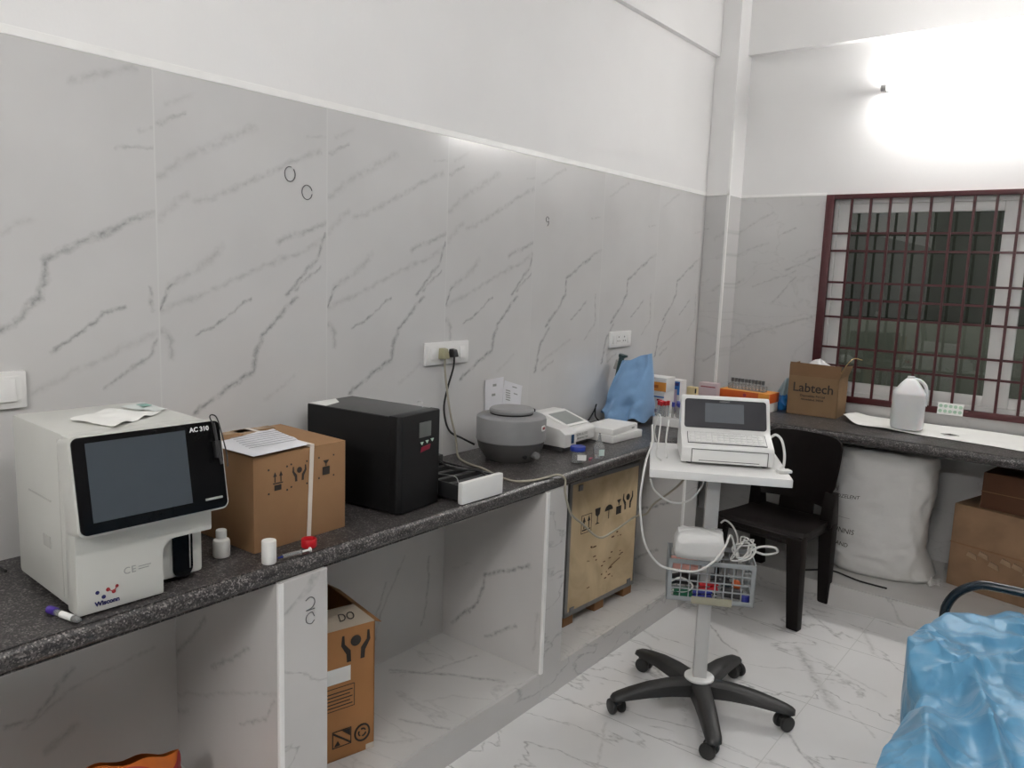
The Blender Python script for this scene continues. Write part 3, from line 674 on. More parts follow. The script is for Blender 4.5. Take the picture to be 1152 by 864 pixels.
ln = MB()
for k in range(7):
    y = -.10 + .022 * k
    ln.box((-.125 + .006 * k, y, .2605), (.02 + .006 * k, y + .003, .2611))
ln.build('printing', pbr('grey_print', (.3, .3, .33), rough=.8), nt_, smooth=0)

# ------------------------------------------------------------------ UPS tower
mt_ups = pbr('ups_black_paint', (.0055, .0055, .006), rough=.5, spec=.3, var=.1, scale=5)
mt_upstop = pbr('ups_black_lid', (.040, .040, .041), rough=.38, var=.05)
us = thing('power_supply_unit', 'tall black uninterruptible power supply tower standing on the worktop', 'power supply', (.238, -3.002, CH), 96)
MB().box((-.0995, -.150, .006), (.0995, .1885, .293), .003).build('casing', mt_ups, us)
MB().box((-.0985, -.148, .2925), (.0985, .187, .2950), .001).build('lid', mt_upstop, us)
MB().prism([(-.0995, -.145), (-.0995, -.176), (-.088, -.188), (.088, -.188), (.0995, -.176), (.0995, -.145)], 2, .004, .297, .003).build('front_fascia', mt_ups, us)
MB().box((-.012, -.1905, .222), (.044, -.1875, .268), .001).build('display', pbr('lcd_grey', (.12, .125, .12), rough=.3), us)
mt_led = pbr('pale_green_indicator', S(190, 215, 200), rough=.4)
for k in range(3):
    MB().prism([(-.006 + .025 * k, .208 + .002 * k), (.008 + .025 * k, .208 + .002 * k), (.001 + .025 * k, .199 + .002 * k)], 1, -.1905, -.187).build('button', mt_led, us, smooth=0)
MB().prism([(-.004, .176), (.04, .182), (.044, .197), (.0, .192)], 1, -.1895, -.187, .001).build('badge', pbr('dark_red_badge', S(120, 20, 44), rough=.4), us)
MB().hexa([(-.098, .11, .2951), (-.02, .13, .2951), (.02, .186, .2951), (-.098, .186, .2951)], [(-.098, .11, .2957), (-.02, .13, .2957), (.02, .186, .2957), (-.098, .186, .2957)]).build('paper_label', mt_label, us, smooth=0)
MB().tube([(.088, -.12, .294), (.088, -.12, .311), (.088, -.105, .313), (.088, -.10, .308)], .0015, 6, sub=3).build('wire_hook', mt_metal, us)
for (sx, sy) in ((-1, -1), (1, -1), (1, 1), (-1, 1)):
    MB().cyl((sx * .08, sy * .15, 0), (sx * .08, sy * .15, .008), .012, n=12).build('foot', mt_rubber, us)

# ------------------------------------------------------------------ low printer-like tray unit
lt = thing('tray_unit', 'low ribbed black tray unit with white front panel beside the power supply', 'tray unit', (.486, -2.768, CH), 88.5)
MB().box((-.094, .006, .008), (.094, .33, .040), .004).build('base_pan', mt_mblack, lt)
MB().box((-.098, -.008, .0), (.098, .012, .070), .005).build('front_panel', mt_white, lt)
for sx in (-1, 1):
    MB().box((sx * .094 - .003, .012, .01), (sx * .094 + .003, .33, .060), .002).build('side_wall', mt_mblack, lt)
for k in range(5):
    z = .040; y = .045 + .058 * k
    MB().box((-.088, y, .040), (.088, y + .022, .057), .004).build('rib', mt_mblack, lt)
MB().tube([(-.085, .02, .064), (-.03, .10, .062), (-.08, .2, .062)], .0016, 6).tube([(.085, .02, .064), (.06, .2, .062), (.08, .30, .064)], .0016, 6).build('guide_wire', mt_metal, lt)
MB().box((.045, .255, .060), (.085, .30, .088), .005).build('plug_block', mt_rubber, lt)
MB().tube([(.06, .25, .07), (.03, .16, .064), (.07, .08, .066), (.05, .03, .062)], .0035, 6).build('lead', mt_rubber, lt)

# ------------------------------------------------------------------ centrifuge
mt_cgrey = pbr('centrifuge_grey_paint', (.235, .235, .24), rough=.42, var=.03)
mt_cdark = pbr('centrifuge_dark_base', (.085, .082, .08), rough=.5, var=.05)
ce = thing('centrifuge', 'round grey laboratory centrifuge with hinged lid on the worktop', 'centrifuge', (.205, -2.262, CH), 60)
MB().lathe([(.085, .006), (.092, .0), (.097, .006), (.125, .045), (.133, .075), (.134, .078)], 48).build('base', mt_cdark, ce)
MB().lathe([(.132, .076), (.1365, .080), (.1365, .160), (.134, .169), (.126, .174), (.118, .1765), (.092, .179), (.06, .1798), (.02, .180)], 48).build('bowl', mt_cgrey, ce, smooth=30)
lid = MB().lathe([(.084, .184), (.087, .186), (.0875, .195), (.083, .200), (.080, .2015), (.060, .202), (.030, .2022), (.002, .2022)], 48, c=(.0, .0, .0)).build('lid', mt_cgrey, ce, smooth=25)
MB().lathe([(.0845, .179), (.0845, .183), (.05, .184)], 40).build('lid_seal', mt_mblack, ce)
MB().box((.066, -.018, .184), (.094, .006, .196), .003).build('latch', mt_mblack, lid)
MB().cyl((.052, -.100, .035), (.060, -.128, .033), .013, n=16, bev=.002).build('speed_knob', pbr('knob_grey', (.2, .2, .2), rough=.4), ce)
MB().cyl((.012, -.108, .030), (.013, -.119, .029), .008, n=14).build('timer_knob', mt_mblack, ce)
MB().prism(rounded_rect(.030, .022, .006, 4, 0, 0), 1, -.1385, -.1355, M=Matrix.Rotation(R(42), 4, 'Z') @ Matrix.Translation((0, 0, .135))).build('badge', mt_label, ce)
MB().prism(rounded_rect(.020, .010, .004, 4, 0, 0), 1, -.1392, -.1384, M=Matrix.Rotation(R(42), 4, 'Z') @ Matrix.Translation((0, 0, .135))).build('logo', pbr('badge_red', S(150, 60, 66), rough=.5), ce)
for k in range(3):
    a = R(30 + 120 * k); MB().cyl((.075 * math.cos(a), .075 * math.sin(a), 0), (.075 * math.cos(a), .075 * math.sin(a), .01), .010, n=10).build('foot', mt_rubber, ce)

# papers propped against the wall behind it
pp = thing('leaflet', 'printed white leaflets propped against the wall tiles behind the centrifuge', 'leaflet', (.009, -2.06, CH), 90)
MB().box((-.125, -.0015, 0), (-.005, 0, .285), 0, Matrix.Rotation(R(-2), 4, 'Y')).build('page', mt_paper, pp, smooth=0)
MB().prism([(-.035, .001), (.09, .001), (.115, .235), (-.01, .27)], 1, -.0035, -.002).build('page', mt_paper, pp, smooth=0)
pm = MB()
for (x, z, w) in ((.045, .235, .03), (.055, .205, .026), (.0, .225, .03), (.0, .215, .03), (.0, .205, .03), (.002, .195, .03), (.002, .185, .028)):
    pm.hexa([(x, -.0048, z), (x + w, -.0048, z - .008), (x + w, -.0036, z - .008), (x, -.0036, z)], [(x, -.0048, z + .005), (x + w, -.0048, z - .003), (x + w, -.0036, z - .003), (x, -.0036, z + .005)])
for (x, z) in ((-.085, .25), (-.09, .21)):
    pm.box((x, -.0028, z), (x + .022, -.0016, z + .010))
pm.build('printing', mt_txtg, pp, smooth=0)

# ------------------------------------------------------------------ photometer
mt_ph = pbr('photometer_offwhite', (.68, .675, .66), rough=.4, var=.015)
mt_phd = pbr('photometer_dark_foot', (.07, .07, .07), rough=.6)
ph = thing('photometer', 'off-white benchtop photometer with sloping grey display beside the centrifuge', 'photometer', (.315, -2.045, CH), 90)
# front = local -Y; local x runs along the wall
MB().prism([(0, .022), (0, .078), (.03, .096), (.16, .112), (.26, .112), (.26, .022)], 0, .0, .085, .006).build('cuvette_housing', mt_ph, ph)
MB().prism([(.035, .022), (.035, .068), (.05, .082), (.20, .128), (.26, .128), (.26, .022)], 0, .083, .282, .006).build('housing', mt_ph, ph)
sl = math.atan2(.046, .15)
SM = Matrix.Translation((.183, .05, .082)) @ Matrix.Rotation(sl, 4, 'X')
MB().box((-.085, .012, .0005), (.085, .150, .006), .002, SM).build('display_surround', mt_white, ph)
MB().box((-.066, .026, .0055), (.066, .128, .0068), 0, SM).build('display', pbr('lcd_grey_green', (.27, .29, .28), rough=.3), ph, smooth=0)
MB().box((.03, .16, .112), (.07, .21, .122), .003).build('cuvette_cover', mt_white, ph)
MB().box((.046, -.002, .036), (.064, .001, .072)).build('blue_label', pbr('dark_blue_label', S(30, 70, 110), rough=.4), ph, smooth=0)
text('lettering', 'SEMI AUTO', .017, mt_txtg, ph, at(.18, .0345, .052))
text('lettering', 'BIOANALYSER', .013, mt_txtg, ph, at(.185, .0345, .036))
MB().box((.012, .02, 0), (.075, .24, .024), .004).box((.11, .06, 0), (.27, .24, .024), .004).build('foot', mt_phd, ph)

# ------------------------------------------------------------------ specimen cup, small clear bottle
cu_ = thing('specimen_cup', 'clear specimen cup with a blue screw lid standing on the worktop', 'specimen cup', (.432, -2.128, CH), 0)
MB().lathe([(.022, 0), (.0245, .002), (.027, .052), (.0265, .053), (.0255, .051), (.0232, .004), (.001, .004)], 28).build('cup', mt_clear, cu_)
MB().lathe([(.029, .047), (.030, .049), (.030, .062), (.028, .065), (.001, .065)], 28).build('lid', mt_bluecap, cu_)
MB().box((-.004, -.0275, .014), (.030, -.0268, .036), 0, Matrix.Rotation(R(40), 4, 'Z')).build('paper_label', mt_label, cu_, smooth=0)
bt = thing('dropper_bottle', 'small clear dropper bottle with tapered top beside the specimen cup', 'bottle', (.448, -1.998, CH), 0)
MB().lathe([(.021, 0), (.023, .003), (.023, .045), (.020, .056), (.010, .066), (.0085, .070)], 24).build('body', mt_clear, bt)
MB().lathe([(.009, .068), (.008, .074), (.004, .100), (.0025, .101)], 16).build('nozzle', mt_clear, bt)
MB().box((-.012, -.0236, .012), (.012, -.0228, .038), 0, Matrix.Rotation(R(60), 4, 'Z')).build('paper_label', pbr('pale_green_label', (.55, .66, .62), rough=.6), bt, smooth=0)
o = MB().tube([(0, 0, 0), (.014, .006, .001), (.030, .002, 0)], .005, 8, taper=(1, .5)).build('pipette_tip', pbr('pink_plastic', S(205, 120, 140), rough=.4))
o.location = (.452, -2.070, CH + .005); o.rotation_euler[2] = R(100); tag(o, 'tiny pink plastic tip lying between cup and dropper bottle', 'pipette tip')

# ------------------------------------------------------------------ two flat white boxes
mt_wbox = pbr('white_carton_board', (.74, .735, .72), rough=.6, var=.03, bump=.08, bscale=30)
wb = thing('glove_box', 'flat white paper box, lower of two stacked before the blue drape', 'box', (.280, -1.612, CH), 87)
MB().box((-.118, -.080, 0), (.124, .085, .034), .005).build('carton', mt_wbox, wb)
wb2 = thing('glove_box', 'flat white paper box, upper of two stacked before the blue drape', 'box', (.274, -1.618, CH + .034), 92)
MB().box((-.116, -.074, 0), (.118, .082, .028), .006).build('carton', mt_wbox, wb2)
MB().box((.060, -.0748, .008), (.085, -.0738, .016)).build('printing', mt_txtg, wb2, smooth=0)
# ------------------------------------------------------------------ microscope under a blue drape
mt_drape = pbr('blue_drape_fabric', S(124, 162, 202), rough=.75, var=.06, sheen=.2, bump=.12, bscale=70)
mt_scope = pbr('microscope_dark_enamel', (.03, .06, .065), rough=.35)
mt_scopew = pbr('microscope_grey_enamel', (.35, .33, .31), rough=.4)
sc_ = thing('microscope', 'microscope standing mostly hidden under a blue drape by the wall', 'microscope', (.13, -1.20, CH), 0)
MB().box((-.06, -.05, 0), (.06, .05, .025), .006).build('base', mt_scopew, sc_)
MB().box((-.035, -.02, .02), (-.005, .02, .27), .006).build('arm', mt_scopew, sc_)
MB().cyl((-.082, .0, .20), (-.060, .0, .318), .014, n=16).cyl((-.060, 0, .318), (-.056, 0, .332), .018, n=16).build('eyepiece', mt_scope, sc_)
MB().cyl((-.098, .01, .255), (-.084, .01, .30), .013, n=14).build('eyepiece', mt_scopew, sc_)
MB().box((-.066, -.010, .318), (-.030, .010, .330), .003).build('head_cap', mt_scope, sc_)
def drape_fn(u, v):
    a = 2 * PI * u; t = v
    xl = .003 + (.072 if t > .85 else .072 * (t / .85)) - .02 * math.sin(PI * t)
    xr = .238 - .004 * t + .010 * math.sin(3 * t)
    cx, hx = (xl + xr) / 2, (xr - xl) / 2
    hy = .095 * (1 - t) ** .8 + .012
    c, s_ = math.cos(a), math.sin(a)
    c = math.copysign(abs(c) ** .55, c)
    x = cx + hx * c
    ztop = .300 + .058 * (c * .5 + .5) ** 1.3 + .004 * math.sin(5 * c)
    z = .012 + (ztop - .012) * t
    if t < .2: z += (.2 - t) * .14 * (.5 + .5 * math.sin(a * 5)) + (.2 - t) * .25 * max(0, -c) * .4
    f = .034 * (1 - 2.6 * abs(fb((x * 3.2 + 1, a * .5, z * 3.4 - x * 3), 2.2))) * .6 + .024 * fb((x * 4.5 + 1, a * .9, z * 5), 2.4) + .024 * abs(math.sin((x * .9 - z * .62) * 27 + 2.2 * fb((x * 6, z * 6, 2), 1.5))) + .010 * fb((x * 14, z * 12, 5), 2)
    y = -.010 + (hy + f * (1 - .55 * t)) * s_
    return (x, y, z)
o = MB().grid(drape_fn, 72, 36, closed_u=True).solid(.0012).build('blue_drape', mt_drape, smooth=60)
o.location = (.006, -1.200, CH); tag(o, 'crumpled light blue fabric drape covering the microscope', 'drape')
o = MB().tube([(.02, -1.50, CH + .005), (.018, -1.42, CH + .006), (.016, -1.355, CH + .05), (.018, -1.335, CH + .085), (.022, -1.35, CH + .07), (.035, -1.365, CH + .03), (.05, -1.345, CH + .006), (.06, -1.32, CH + .006)], .0035, 7).build('microscope_cable', mt_rubber)
o.location = (0, 0, 0); tag(o, 'looped black cord beside the draped microscope', 'cord')

# ------------------------------------------------------------------ tube rack with blood tubes
mt_foam = pbr('white_foam', (.74, .735, .72), rough=.8, var=.03)
rk = thing('tube_rack', 'white foam rack holding red and blue capped blood tubes', 'rack', (.345, -1.11, CH), 8)
MB().box((-.095, -.075, 0), (.095, .07, .042), .004).build('block', mt_foam, rk)
def blood_tube(label, group, cap, loc, tilt):
    t = thing('blood_collection_tube', label, 'test tube', loc, random.uniform(0, 360), group)
    t.rotation_euler[0] = R(tilt)
    MB().lathe([(.0001, -.002), (.005, .0), (.006, .004), (.006, .060)], 12).build('tube', mt_clear, t)
    MB().cyl((0, 0, .056), (0, 0, .078), .0078, n=14, bev=.0012).build('cap', cap, t)
    return t
reds = [(-.082, -.05), (-.062, -.062), (-.060, -.035), (-.042, -.052), (-.078, -.02), (-.035, -.028)]
t0 = None
def tube_copy(t0, loc, tilt):
    r = dup(t0, loc, random.uniform(0, 360)); r.rotation_euler[0] = R(tilt); return r
for i, (x, y) in enumerate(reds):
    p = (.345 + x * .99 - y * .139, -1.11 + x * .139 + y * .99, CH + .043)
    if i == 0: t0 = blood_tube('red capped blood tube standing in the white foam rack', 'red capped tubes in the rack', mt_redcap, p, 5)
    else: tube_copy(t0, p, random.uniform(-7, 7))
blues = [(-.005, -.045), (.014, -.03), (.034, -.055), (.050, -.028), (.066, -.05), (.030, -.01), (.0, -.005)]
for i, (x, y) in enumerate(blues):
    p = (.345 + x * .99 - y * .139, -1.11 + x * .139 + y * .99, CH + .043)
    if i == 0: t0 = blood_tube('blue capped blood tube standing in the white foam rack', 'blue capped tubes in the rack', pbr('violet_blue_cap', S(52, 58, 140), rough=.4), p, 5)
    else: tube_copy(t0, p, random.uniform(-7, 7))

# ------------------------------------------------------------------ packs in the corner of the worktop
mt_orange = pbr('orange_print_board', S(196, 88, 32), rough=.5, var=.04)
mt_yorange = pbr('amber_print_board', S(226, 150, 62), rough=.5, var=.04)
mt_bluep = pbr('blue_print_board', S(46, 110, 180), rough=.5)
mt_pink = pbr('pale_pink_board', S(198, 180, 184), rough=.6)
mt_maroonp = pbr('crimson_print_board', S(140, 40, 58), rough=.5)
mt_cream = pbr('cream_board', S(214, 196, 150), rough=.6)
mt_mauve = pbr('mauve_board', S(150, 138, 160), rough=.6)
def pack(label, lo, hi, loc, rz, mat, bands=(), name='medicine_box', cat='box', group=None):
    t = thing(name, label, cat, loc, rz, group)
    MB().box(lo, hi, .0015).build('carton', mat, t)
    for (b, m) in bands:
        MB().box(*b).build('printed_band', m, t, smooth=0)
    return t
# stack against the long wall
pack('white medicine box with grey band at the bottom of the corner stack', (-.075, -.055, 0), (.075, .055, .062), (.105, -.86, CH), 4, mt_wbox, [(((-.0755, -.0556, .012), (.03, -.0548, .03)), mt_mauve)])
pack('white medicine box with blue stripe in the middle of the corner stack', (-.072, -.055, 0), (.072, .055, .060), (.103, -.858, CH + .062), -2, mt_wbox, [(((-.0725, -.0556, .03), (.0725, -.0548, .037)), mt_bluep), (((.03, -.0556, .012), (.045, -.0548, .022)), mt_red)])
pack('white box with amber printed side on top of the corner stack', (-.072, -.055, 0), (.072, .055, .076), (.106, -.86, CH + .122), 2, mt_wbox, [(((-.0722, -.0558, .004), (.0722, -.0546, .052)), mt_yorange), (((-.030, -.0562, .02), (.028, -.0552, .036)), pbr('amber_dark_print', S(180, 96, 30), rough=.5))])
pack('tall white carton with blue front panel beside the amber box', (-.045, -.035, 0), (.045, .035, .165), (.116, -.665, CH), -4, mt_wbox, [(((-.018, -.0358, .085), (.044, -.0346, .158)), mt_bluep), (((-.012, -.0364, .135), (.038, -.0354, .152)), mt_navy)], name='medicine_carton', cat='carton')
pack('mauve carton standing before the tall blue and white carton', (-.026, -.03, 0), (.026, .03, .118), (.128, -.755, CH), 0, mt_mauve, name='medicine_carton', cat='carton')
pack('small cream box with dark end standing in the worktop corner', (-.028, -.02, 0), (.028, .02, .115), (.155, -.53, CH), 5, mt_cream, [(((.020, -.0206, .082), (.0286, -.0196, .108)), mt_mblack)])
pack('pale pink box with crimson print standing in the corner', (-.052, -.03, 0), (.052, .03, .142), (.228, -.47, CH), 3, mt_pink, [(((-.040, -.0306, .118), (.045, -.0296, .124)), mt_maroonp), (((-.044, -.0306, .062), (.030, -.0296, .070)), mt_mauve)])
pack('small crimson box lying between pink box and orange topped box', (-.030, -.03, 0), (.030, .03, .105), (.224, -.405, CH), 0, mt_maroonp, [(((-.0306, -.0306, 0), (.0306, -.0296, .06)), mt_wbox)])
ob = thing('reagent_kit_box', 'long white reagent kit box with orange lid beside the blue bag', 'box', (.405, -.33, CH), -2)
MB().box((-.145, -.065, 0), (.145, .07, .065), .002).build('carton', mt_wbox, ob)
lidk = MB().box((-.148, -.068, .052), (.148, .073, .105), .002).build('lid', mt_orange, ob)
MB().box((.085, -.0688, .056), (.146, -.0678, .103)).box((-.148, -.068, .1045), (.148, .073, .1056)).build('printed_band', mt_yorange, lidk, smooth=0)
MB().cyl((.005, -.0690, .085), (.005, -.0680, .085), .010, n=16).build('logo', mt_maroonp, lidk)
mt_gcap = pbr('slate_grey_cap', (.10, .105, .105), rough=.5)
rk2 = thing('vial_rack', 'low clear rack of grey capped vials on the orange lidded box', 'rack', (.395, -.33, CH + .1065), -4)
MB().box((-.105, -.022, 0), (.105, .022, .004), .001).box((-.105, -.022, .026), (.105, -.012, .029)).box((-.105, .012, .026), (.105, .022, .029)).box((-.108, -.022, 0), (-.103, .022, .03)).box((.103, -.022, 0), (.108, .022, .03)).build('frame', mt_clear, rk2, smooth=0)
v0 = None
for i in range(10):
    x = -.092 + .0204 * i
    p = (.395 + x * .9976, -.33 - x * .07, CH + .1065 + .005)
    if v0 is None:
        v0 = thing('vial', 'grey capped vial standing in the low clear rack', 'vial', p, 0, 'grey capped vials in the clear rack')
        MB().cyl((0, 0, 0), (0, 0, .038), .0068, n=12).build('glass', mt_clear, v0)
        MB().cyl((0, 0, .036), (0, 0, .056), .0088, n=12, bev=.001).build('cap', mt_gcap, v0)
    else: dup(v0, p, 0)

# blue plastic bag beside the open carton
mt_bluebag = pbr('blue_plastic_bag', S(40, 112, 178), rough=.35, var=.15, scale=8)
mt_filmbag = pbr('translucent_film', S(176, 200, 208), rough=.3, trans=.45)
def lump_fn(rx, ry, h, amp, sc, seed, flat=.15, top=1.0):
    def fn(u, v):
        a = 2 * PI * u; t = v
        r = math.sin(PI * min(1, .18 + .82 * t) ** top) ** .55 if t < 1 else .0
        r = max(r, .02)
        c, s_ = math.cos(a), math.sin(a)
        k = 1 + amp * fb((c * 1.3 + seed, s_ * 1.3, t * 2.2), sc) + amp * .4 * fb((c * 3 + seed, s_ * 3, t * 6), sc)
        return (rx * r * c * k, ry * r * s_ * k, h * t * (1 + .12 * fb((c, s_, seed), 2) * t))
    return fn
bb_ = thing('plastic_bag', 'blue plastic bag with clear gathered top beside the open carton', 'bag', (.553, -.175, CH), 0)
MB().grid(lump_fn(.036, .064, .105, .30, 1.6, 3.1), 40, 20, closed_u=True).build('bag', mt_bluebag, bb_, smooth=60)
def film(u, v):
    a = 2 * PI * u; r = .030 * (1 - v) ** .7 + .012 * math.sin(a * 4 + 2) * (1 - v) + .006
    return (r * math.cos(a) + .004 + .008 * v, r * math.sin(a), .085 + .095 * v)
MB().grid(film, 36, 12, closed_u=True).solid(.0008).build('gathered_top', mt_filmbag, bb_, smooth=60)

# ------------------------------------------------------------------ open carton with lettering
oc = thing('open_carton', 'open brown carton with black lettering on the worktop by the window', 'carton', (.739, -.181, CH), 2.7)
mb = MB(); t_ = .004; W, D_, H = .132, .104, .215
mb.box((-W, -D_, 0), (W, D_, t_)); mb.box((-W, -D_, 0), (W, -D_ + t_, H)); mb.box((-W, D_ - t_, 0), (W, D_, H)); mb.box((-W, -D_, 0), (-W + t_, D_, H)); mb.box((W - t_, -D_, 0), (W, D_, H))
mb.build('box', mt_card_ol, oc, smooth=0)
MB().hexa([(-W, -D_, H), (W, -D_, H), (W, -D_ + t_, H), (-W, -D_ + t_, H)], [(-W - .002, -D_ + .010, H + .072), (W + .004, -D_ + .012, H + .066), (W + .004, -D_ + .016, H + .066), (-W - .002, -D_ + .014, H + .072)]).build('flap', card('carton_flap_brown', (.185, .105, .052)), oc, smooth=0)
MB().hexa([(W - t_, -D_, H), (W, -D_, H), (W, D_, H), (W - t_, D_, H)], [(W + .018, -D_ + .01, H + .07), (W + .022, -D_ + .01, H + .07), (W + .022, D_ - .01, H + .06), (W + .018, D_ - .01, H + .06)]).build('flap', mt_card_ol, oc, smooth=0)
MB().hexa([(-W, -D_, H), (-W + t_, -D_, H), (-W + t_, D_, H), (-W, D_, H)], [(-W - .004, -D_ + .01, H + .06), (-W, -D_ + .01, H + .06), (-W, D_ - .01, H + .06), (-W - .004, D_ - .01, H + .06)]).build('flap', mt_card_ol, oc, smooth=0)
text('lettering', 'Labtech', .070, mt_print, oc, at(.0, -D_ - .0006, .150), spacing=.98, bold=.0007)
text('lettering', 'Disposables Pvt Ltd', .0165, mt_print, oc, at(.0, -D_ - .0006, .108), bold=.0003)
text('lettering', 'Ahmedabad, INDIA', .0150, mt_print, oc, at(.0, -D_ - .0006, .088), bold=.0003)
o = MB().grid(lump_fn(.088, .066, .14, .28, 2.4, 8.3), 44, 24, closed_u=True).build('plastic_wrap', pbr('white_film_wrap', (.72, .72, .72), rough=.35, trans=.25), smooth=50)
o.location = (.739, -.181, CH + .160); tag(o, 'crumpled white plastic wrapping bulging out of the open carton', 'wrapping')
o = MB().tube([(.0, 0, 0), (.03, -.02, .05), (.06, .0, .09), (.10, .02, .085)], .0022, 6).build('twine', pbr('straw_twine', S(176, 150, 100), rough=.8))
o.location = (.855, -.19, CH + .235); tag(o, 'loose straw coloured twine end hanging over the open carton edge', 'twine')

# ------------------------------------------------------------------ sheet, can, blister card
def sheet_fn(u, v):
    x = .915 + (1.95 - .915) * u
    yb = -.030 - .035 * u; yf = -.385 - .115 * u
    if u < .10: yf += (.10 - u) * .9; yb -= (.10 - u) * .2
    y = yb + (yf - yb) * v
    z = CH + .0025 + .004 * (.5 + fb((x, y, 0), 6)) + .030 * math.exp(-((u) / .05) ** 2) * (.4 + .6 * v) + .006 * math.exp(-((u - .2) / .1) ** 2) * v
    return (x, y, z)
o = MB().grid(sheet_fn, 60, 14).solid(.0008).build('paper_sheet', mt_tissue, smooth=40)
tag(o, 'long white paper sheet spread on the worktop under the window', 'paper')
o = MB().prism([(-.035, 0), (.0, .030), (.045, .004)], 2, 0, .0015).build('sheet_tear', mt_txtk, smooth=0)  # dark piece in place of a tear that bares the worktop
o.location = (1.425, -.335, CH + .0085); tag(o, 'small dark triangle standing in for a tear in the long white sheet', 'tear')
jc = thing('plastic_can', 'white translucent plastic can with sloped shoulders by the window', 'can', (1.232, -.335, CH + .0125), 12)
def can_fn(u, v):
    prof = [(.0, .001), (.88, .0), (.97, .008), (1, .02), (1, .163), (.985, .176), (.95, .184), (.62, .222), (.34, .248), (.24, .253), (.22, .264), (.0, .265)]
    k = v * (len(prof) - 1); i = min(int(k), len(prof) - 2); f_ = k - i
    r = prof[i][0] * (1 - f_) + prof[i + 1][0] * f_; z = prof[i][1] * (1 - f_) + prof[i + 1][1] * f_
    a = 2 * PI * u; c, s_ = math.cos(a), math.sin(a)
    e = .62
    x = math.copysign(abs(c) ** e, c); y = math.copysign(abs(s_) ** e, s_)
    return (.076 * r * x, .066 * r * y, z)
mt_can = pbr('milky_hdpe', (.74, .75, .76), rough=.38, var=.02, sss=.1)
MB().grid(can_fn, 48, 44, closed_u=True).build('body', mt_can, jc, smooth=40)
MB().tube([(.014, .0, .250), (.045, 0, .243), (.070, 0, .214), (.077, 0, .165), (.074, 0, .120)], .009, 10).build('handle', mt_can, jc)
bl = thing('blister_strip', 'white blister strip with green rounds leaning on the grille bottom', 'blister strip', (1.375, -.040, WZ0 - .012), 0)
BMt = Matrix.Rotation(R(-14), 4, 'X')
MB().box((-.060, -.0012, 0), (.060, .0, .062), 0, BMt).build('foil_card', mt_label, bl, smooth=0)
gp = pbr('pale_green_rounds', S(160, 190, 168), rough=.5)
for r_ in range(2):
    for k in range(5):
        MB().cyl((-.046 + .023 * k, -.003, .018 + .027 * r_), (-.046 + .023 * k, -.001, .018 + .027 * r_), .009, n=14, M=BMt).build('tablet_pocket', gp, bl)

# ------------------------------------------------------------------ wall plates, plugs, cords
mt_plate = pbr('switch_plate_white', (.77, .765, .755), rough=.35, var=.02)
mt_hole = pbr('socket_hole_dark', (.10, .10, .10), rough=.6)
def plate(label, name, cat, y, z, w, h):
    t = thing(name, label, cat, (.004, y, z), 90)
    MB().box((-w / 2, -.011, -h / 2), (w / 2, 0, h / 2), .004).build('plate', mt_plate, t)
    MB().prism(rounded_rect(w - .022, h - .022, .004, 3), 1, -.0125, -.009).build('inner_frame', mt_white, t)
    return t
def rocker(t, x, w, h):
    MB().hexa([(x - w / 2, -.0185, -h / 2), (x + w / 2, -.0185, -h / 2), (x + w / 2, -.011, -h / 2), (x - w / 2, -.011, -h / 2)],
              [(x - w / 2, -.0145, h / 2), (x + w / 2, -.0145, h / 2), (x + w / 2, -.011, h / 2), (x - w / 2, -.011, h / 2)], .0012).build('rocker', mt_plate, t)
def outlet(t, x):
    s_ = MB().prism(rounded_rect(.044, .046, .004, 3, x, 0), 1, -.0138, -.011).build('socket', mt_plate, t)
    MB().cyl((x, -.0142, .012), (x, -.0132, .012), .0042, n=10).cyl((x - .010, -.0142, -.008), (x - .010, -.0132, -.008), .0036, n=10).cyl((x + .010, -.0142, -.008), (x + .010, -.0132, -.008), .0036, n=10).build('pin_hole', mt_hole, s_)
sw = plate('white wall switch plate above the blood analyser', 'switch_plate', 'switch', -3.998, 1.258, .205, .088)
rocker(sw, .055, .045, .052); rocker(sw, -.005, .045, .052); rocker(sw, -.062, .045, .052)
so1 = plate('white wall socket plate with beige and black plugs in it', 'socket_plate', 'socket', -2.430, 1.2575, .245, .086)
rocker(so1, -.082, .026, .042); outlet(so1, -.036); outlet(so1, .018); rocker(so1, .080, .03, .046)
so2 = plate('white wall socket plate without plugs above the blue drape', 'socket_plate', 'socket', -1.123, 1.2515, .212, .082)
rocker(so2, -.070, .026, .042); outlet(so2, -.026); outlet(so2, .030); rocker(so2, .076, .026, .042)
mt_beige = pbr('beige_plug', S(150, 146, 118), rough=.5)
mt_beigec = pbr('beige_cable', S(160, 155, 140), rough=.5)
pb = thing('power_cable', 'beige plug and cable running from wall socket to trolley', 'power cable', (0, 0, 0))
MB().hexa([(.0175, -2.486, 1.236), (.045, -2.484, 1.240), (.045, -2.448, 1.240), (.0175, -2.446, 1.236)], [(.0175, -2.484, 1.280), (.040, -2.479, 1.277), (.040, -2.453, 1.277), (.0175, -2.448, 1.280)], .004).build('plug', mt_beige, pb)
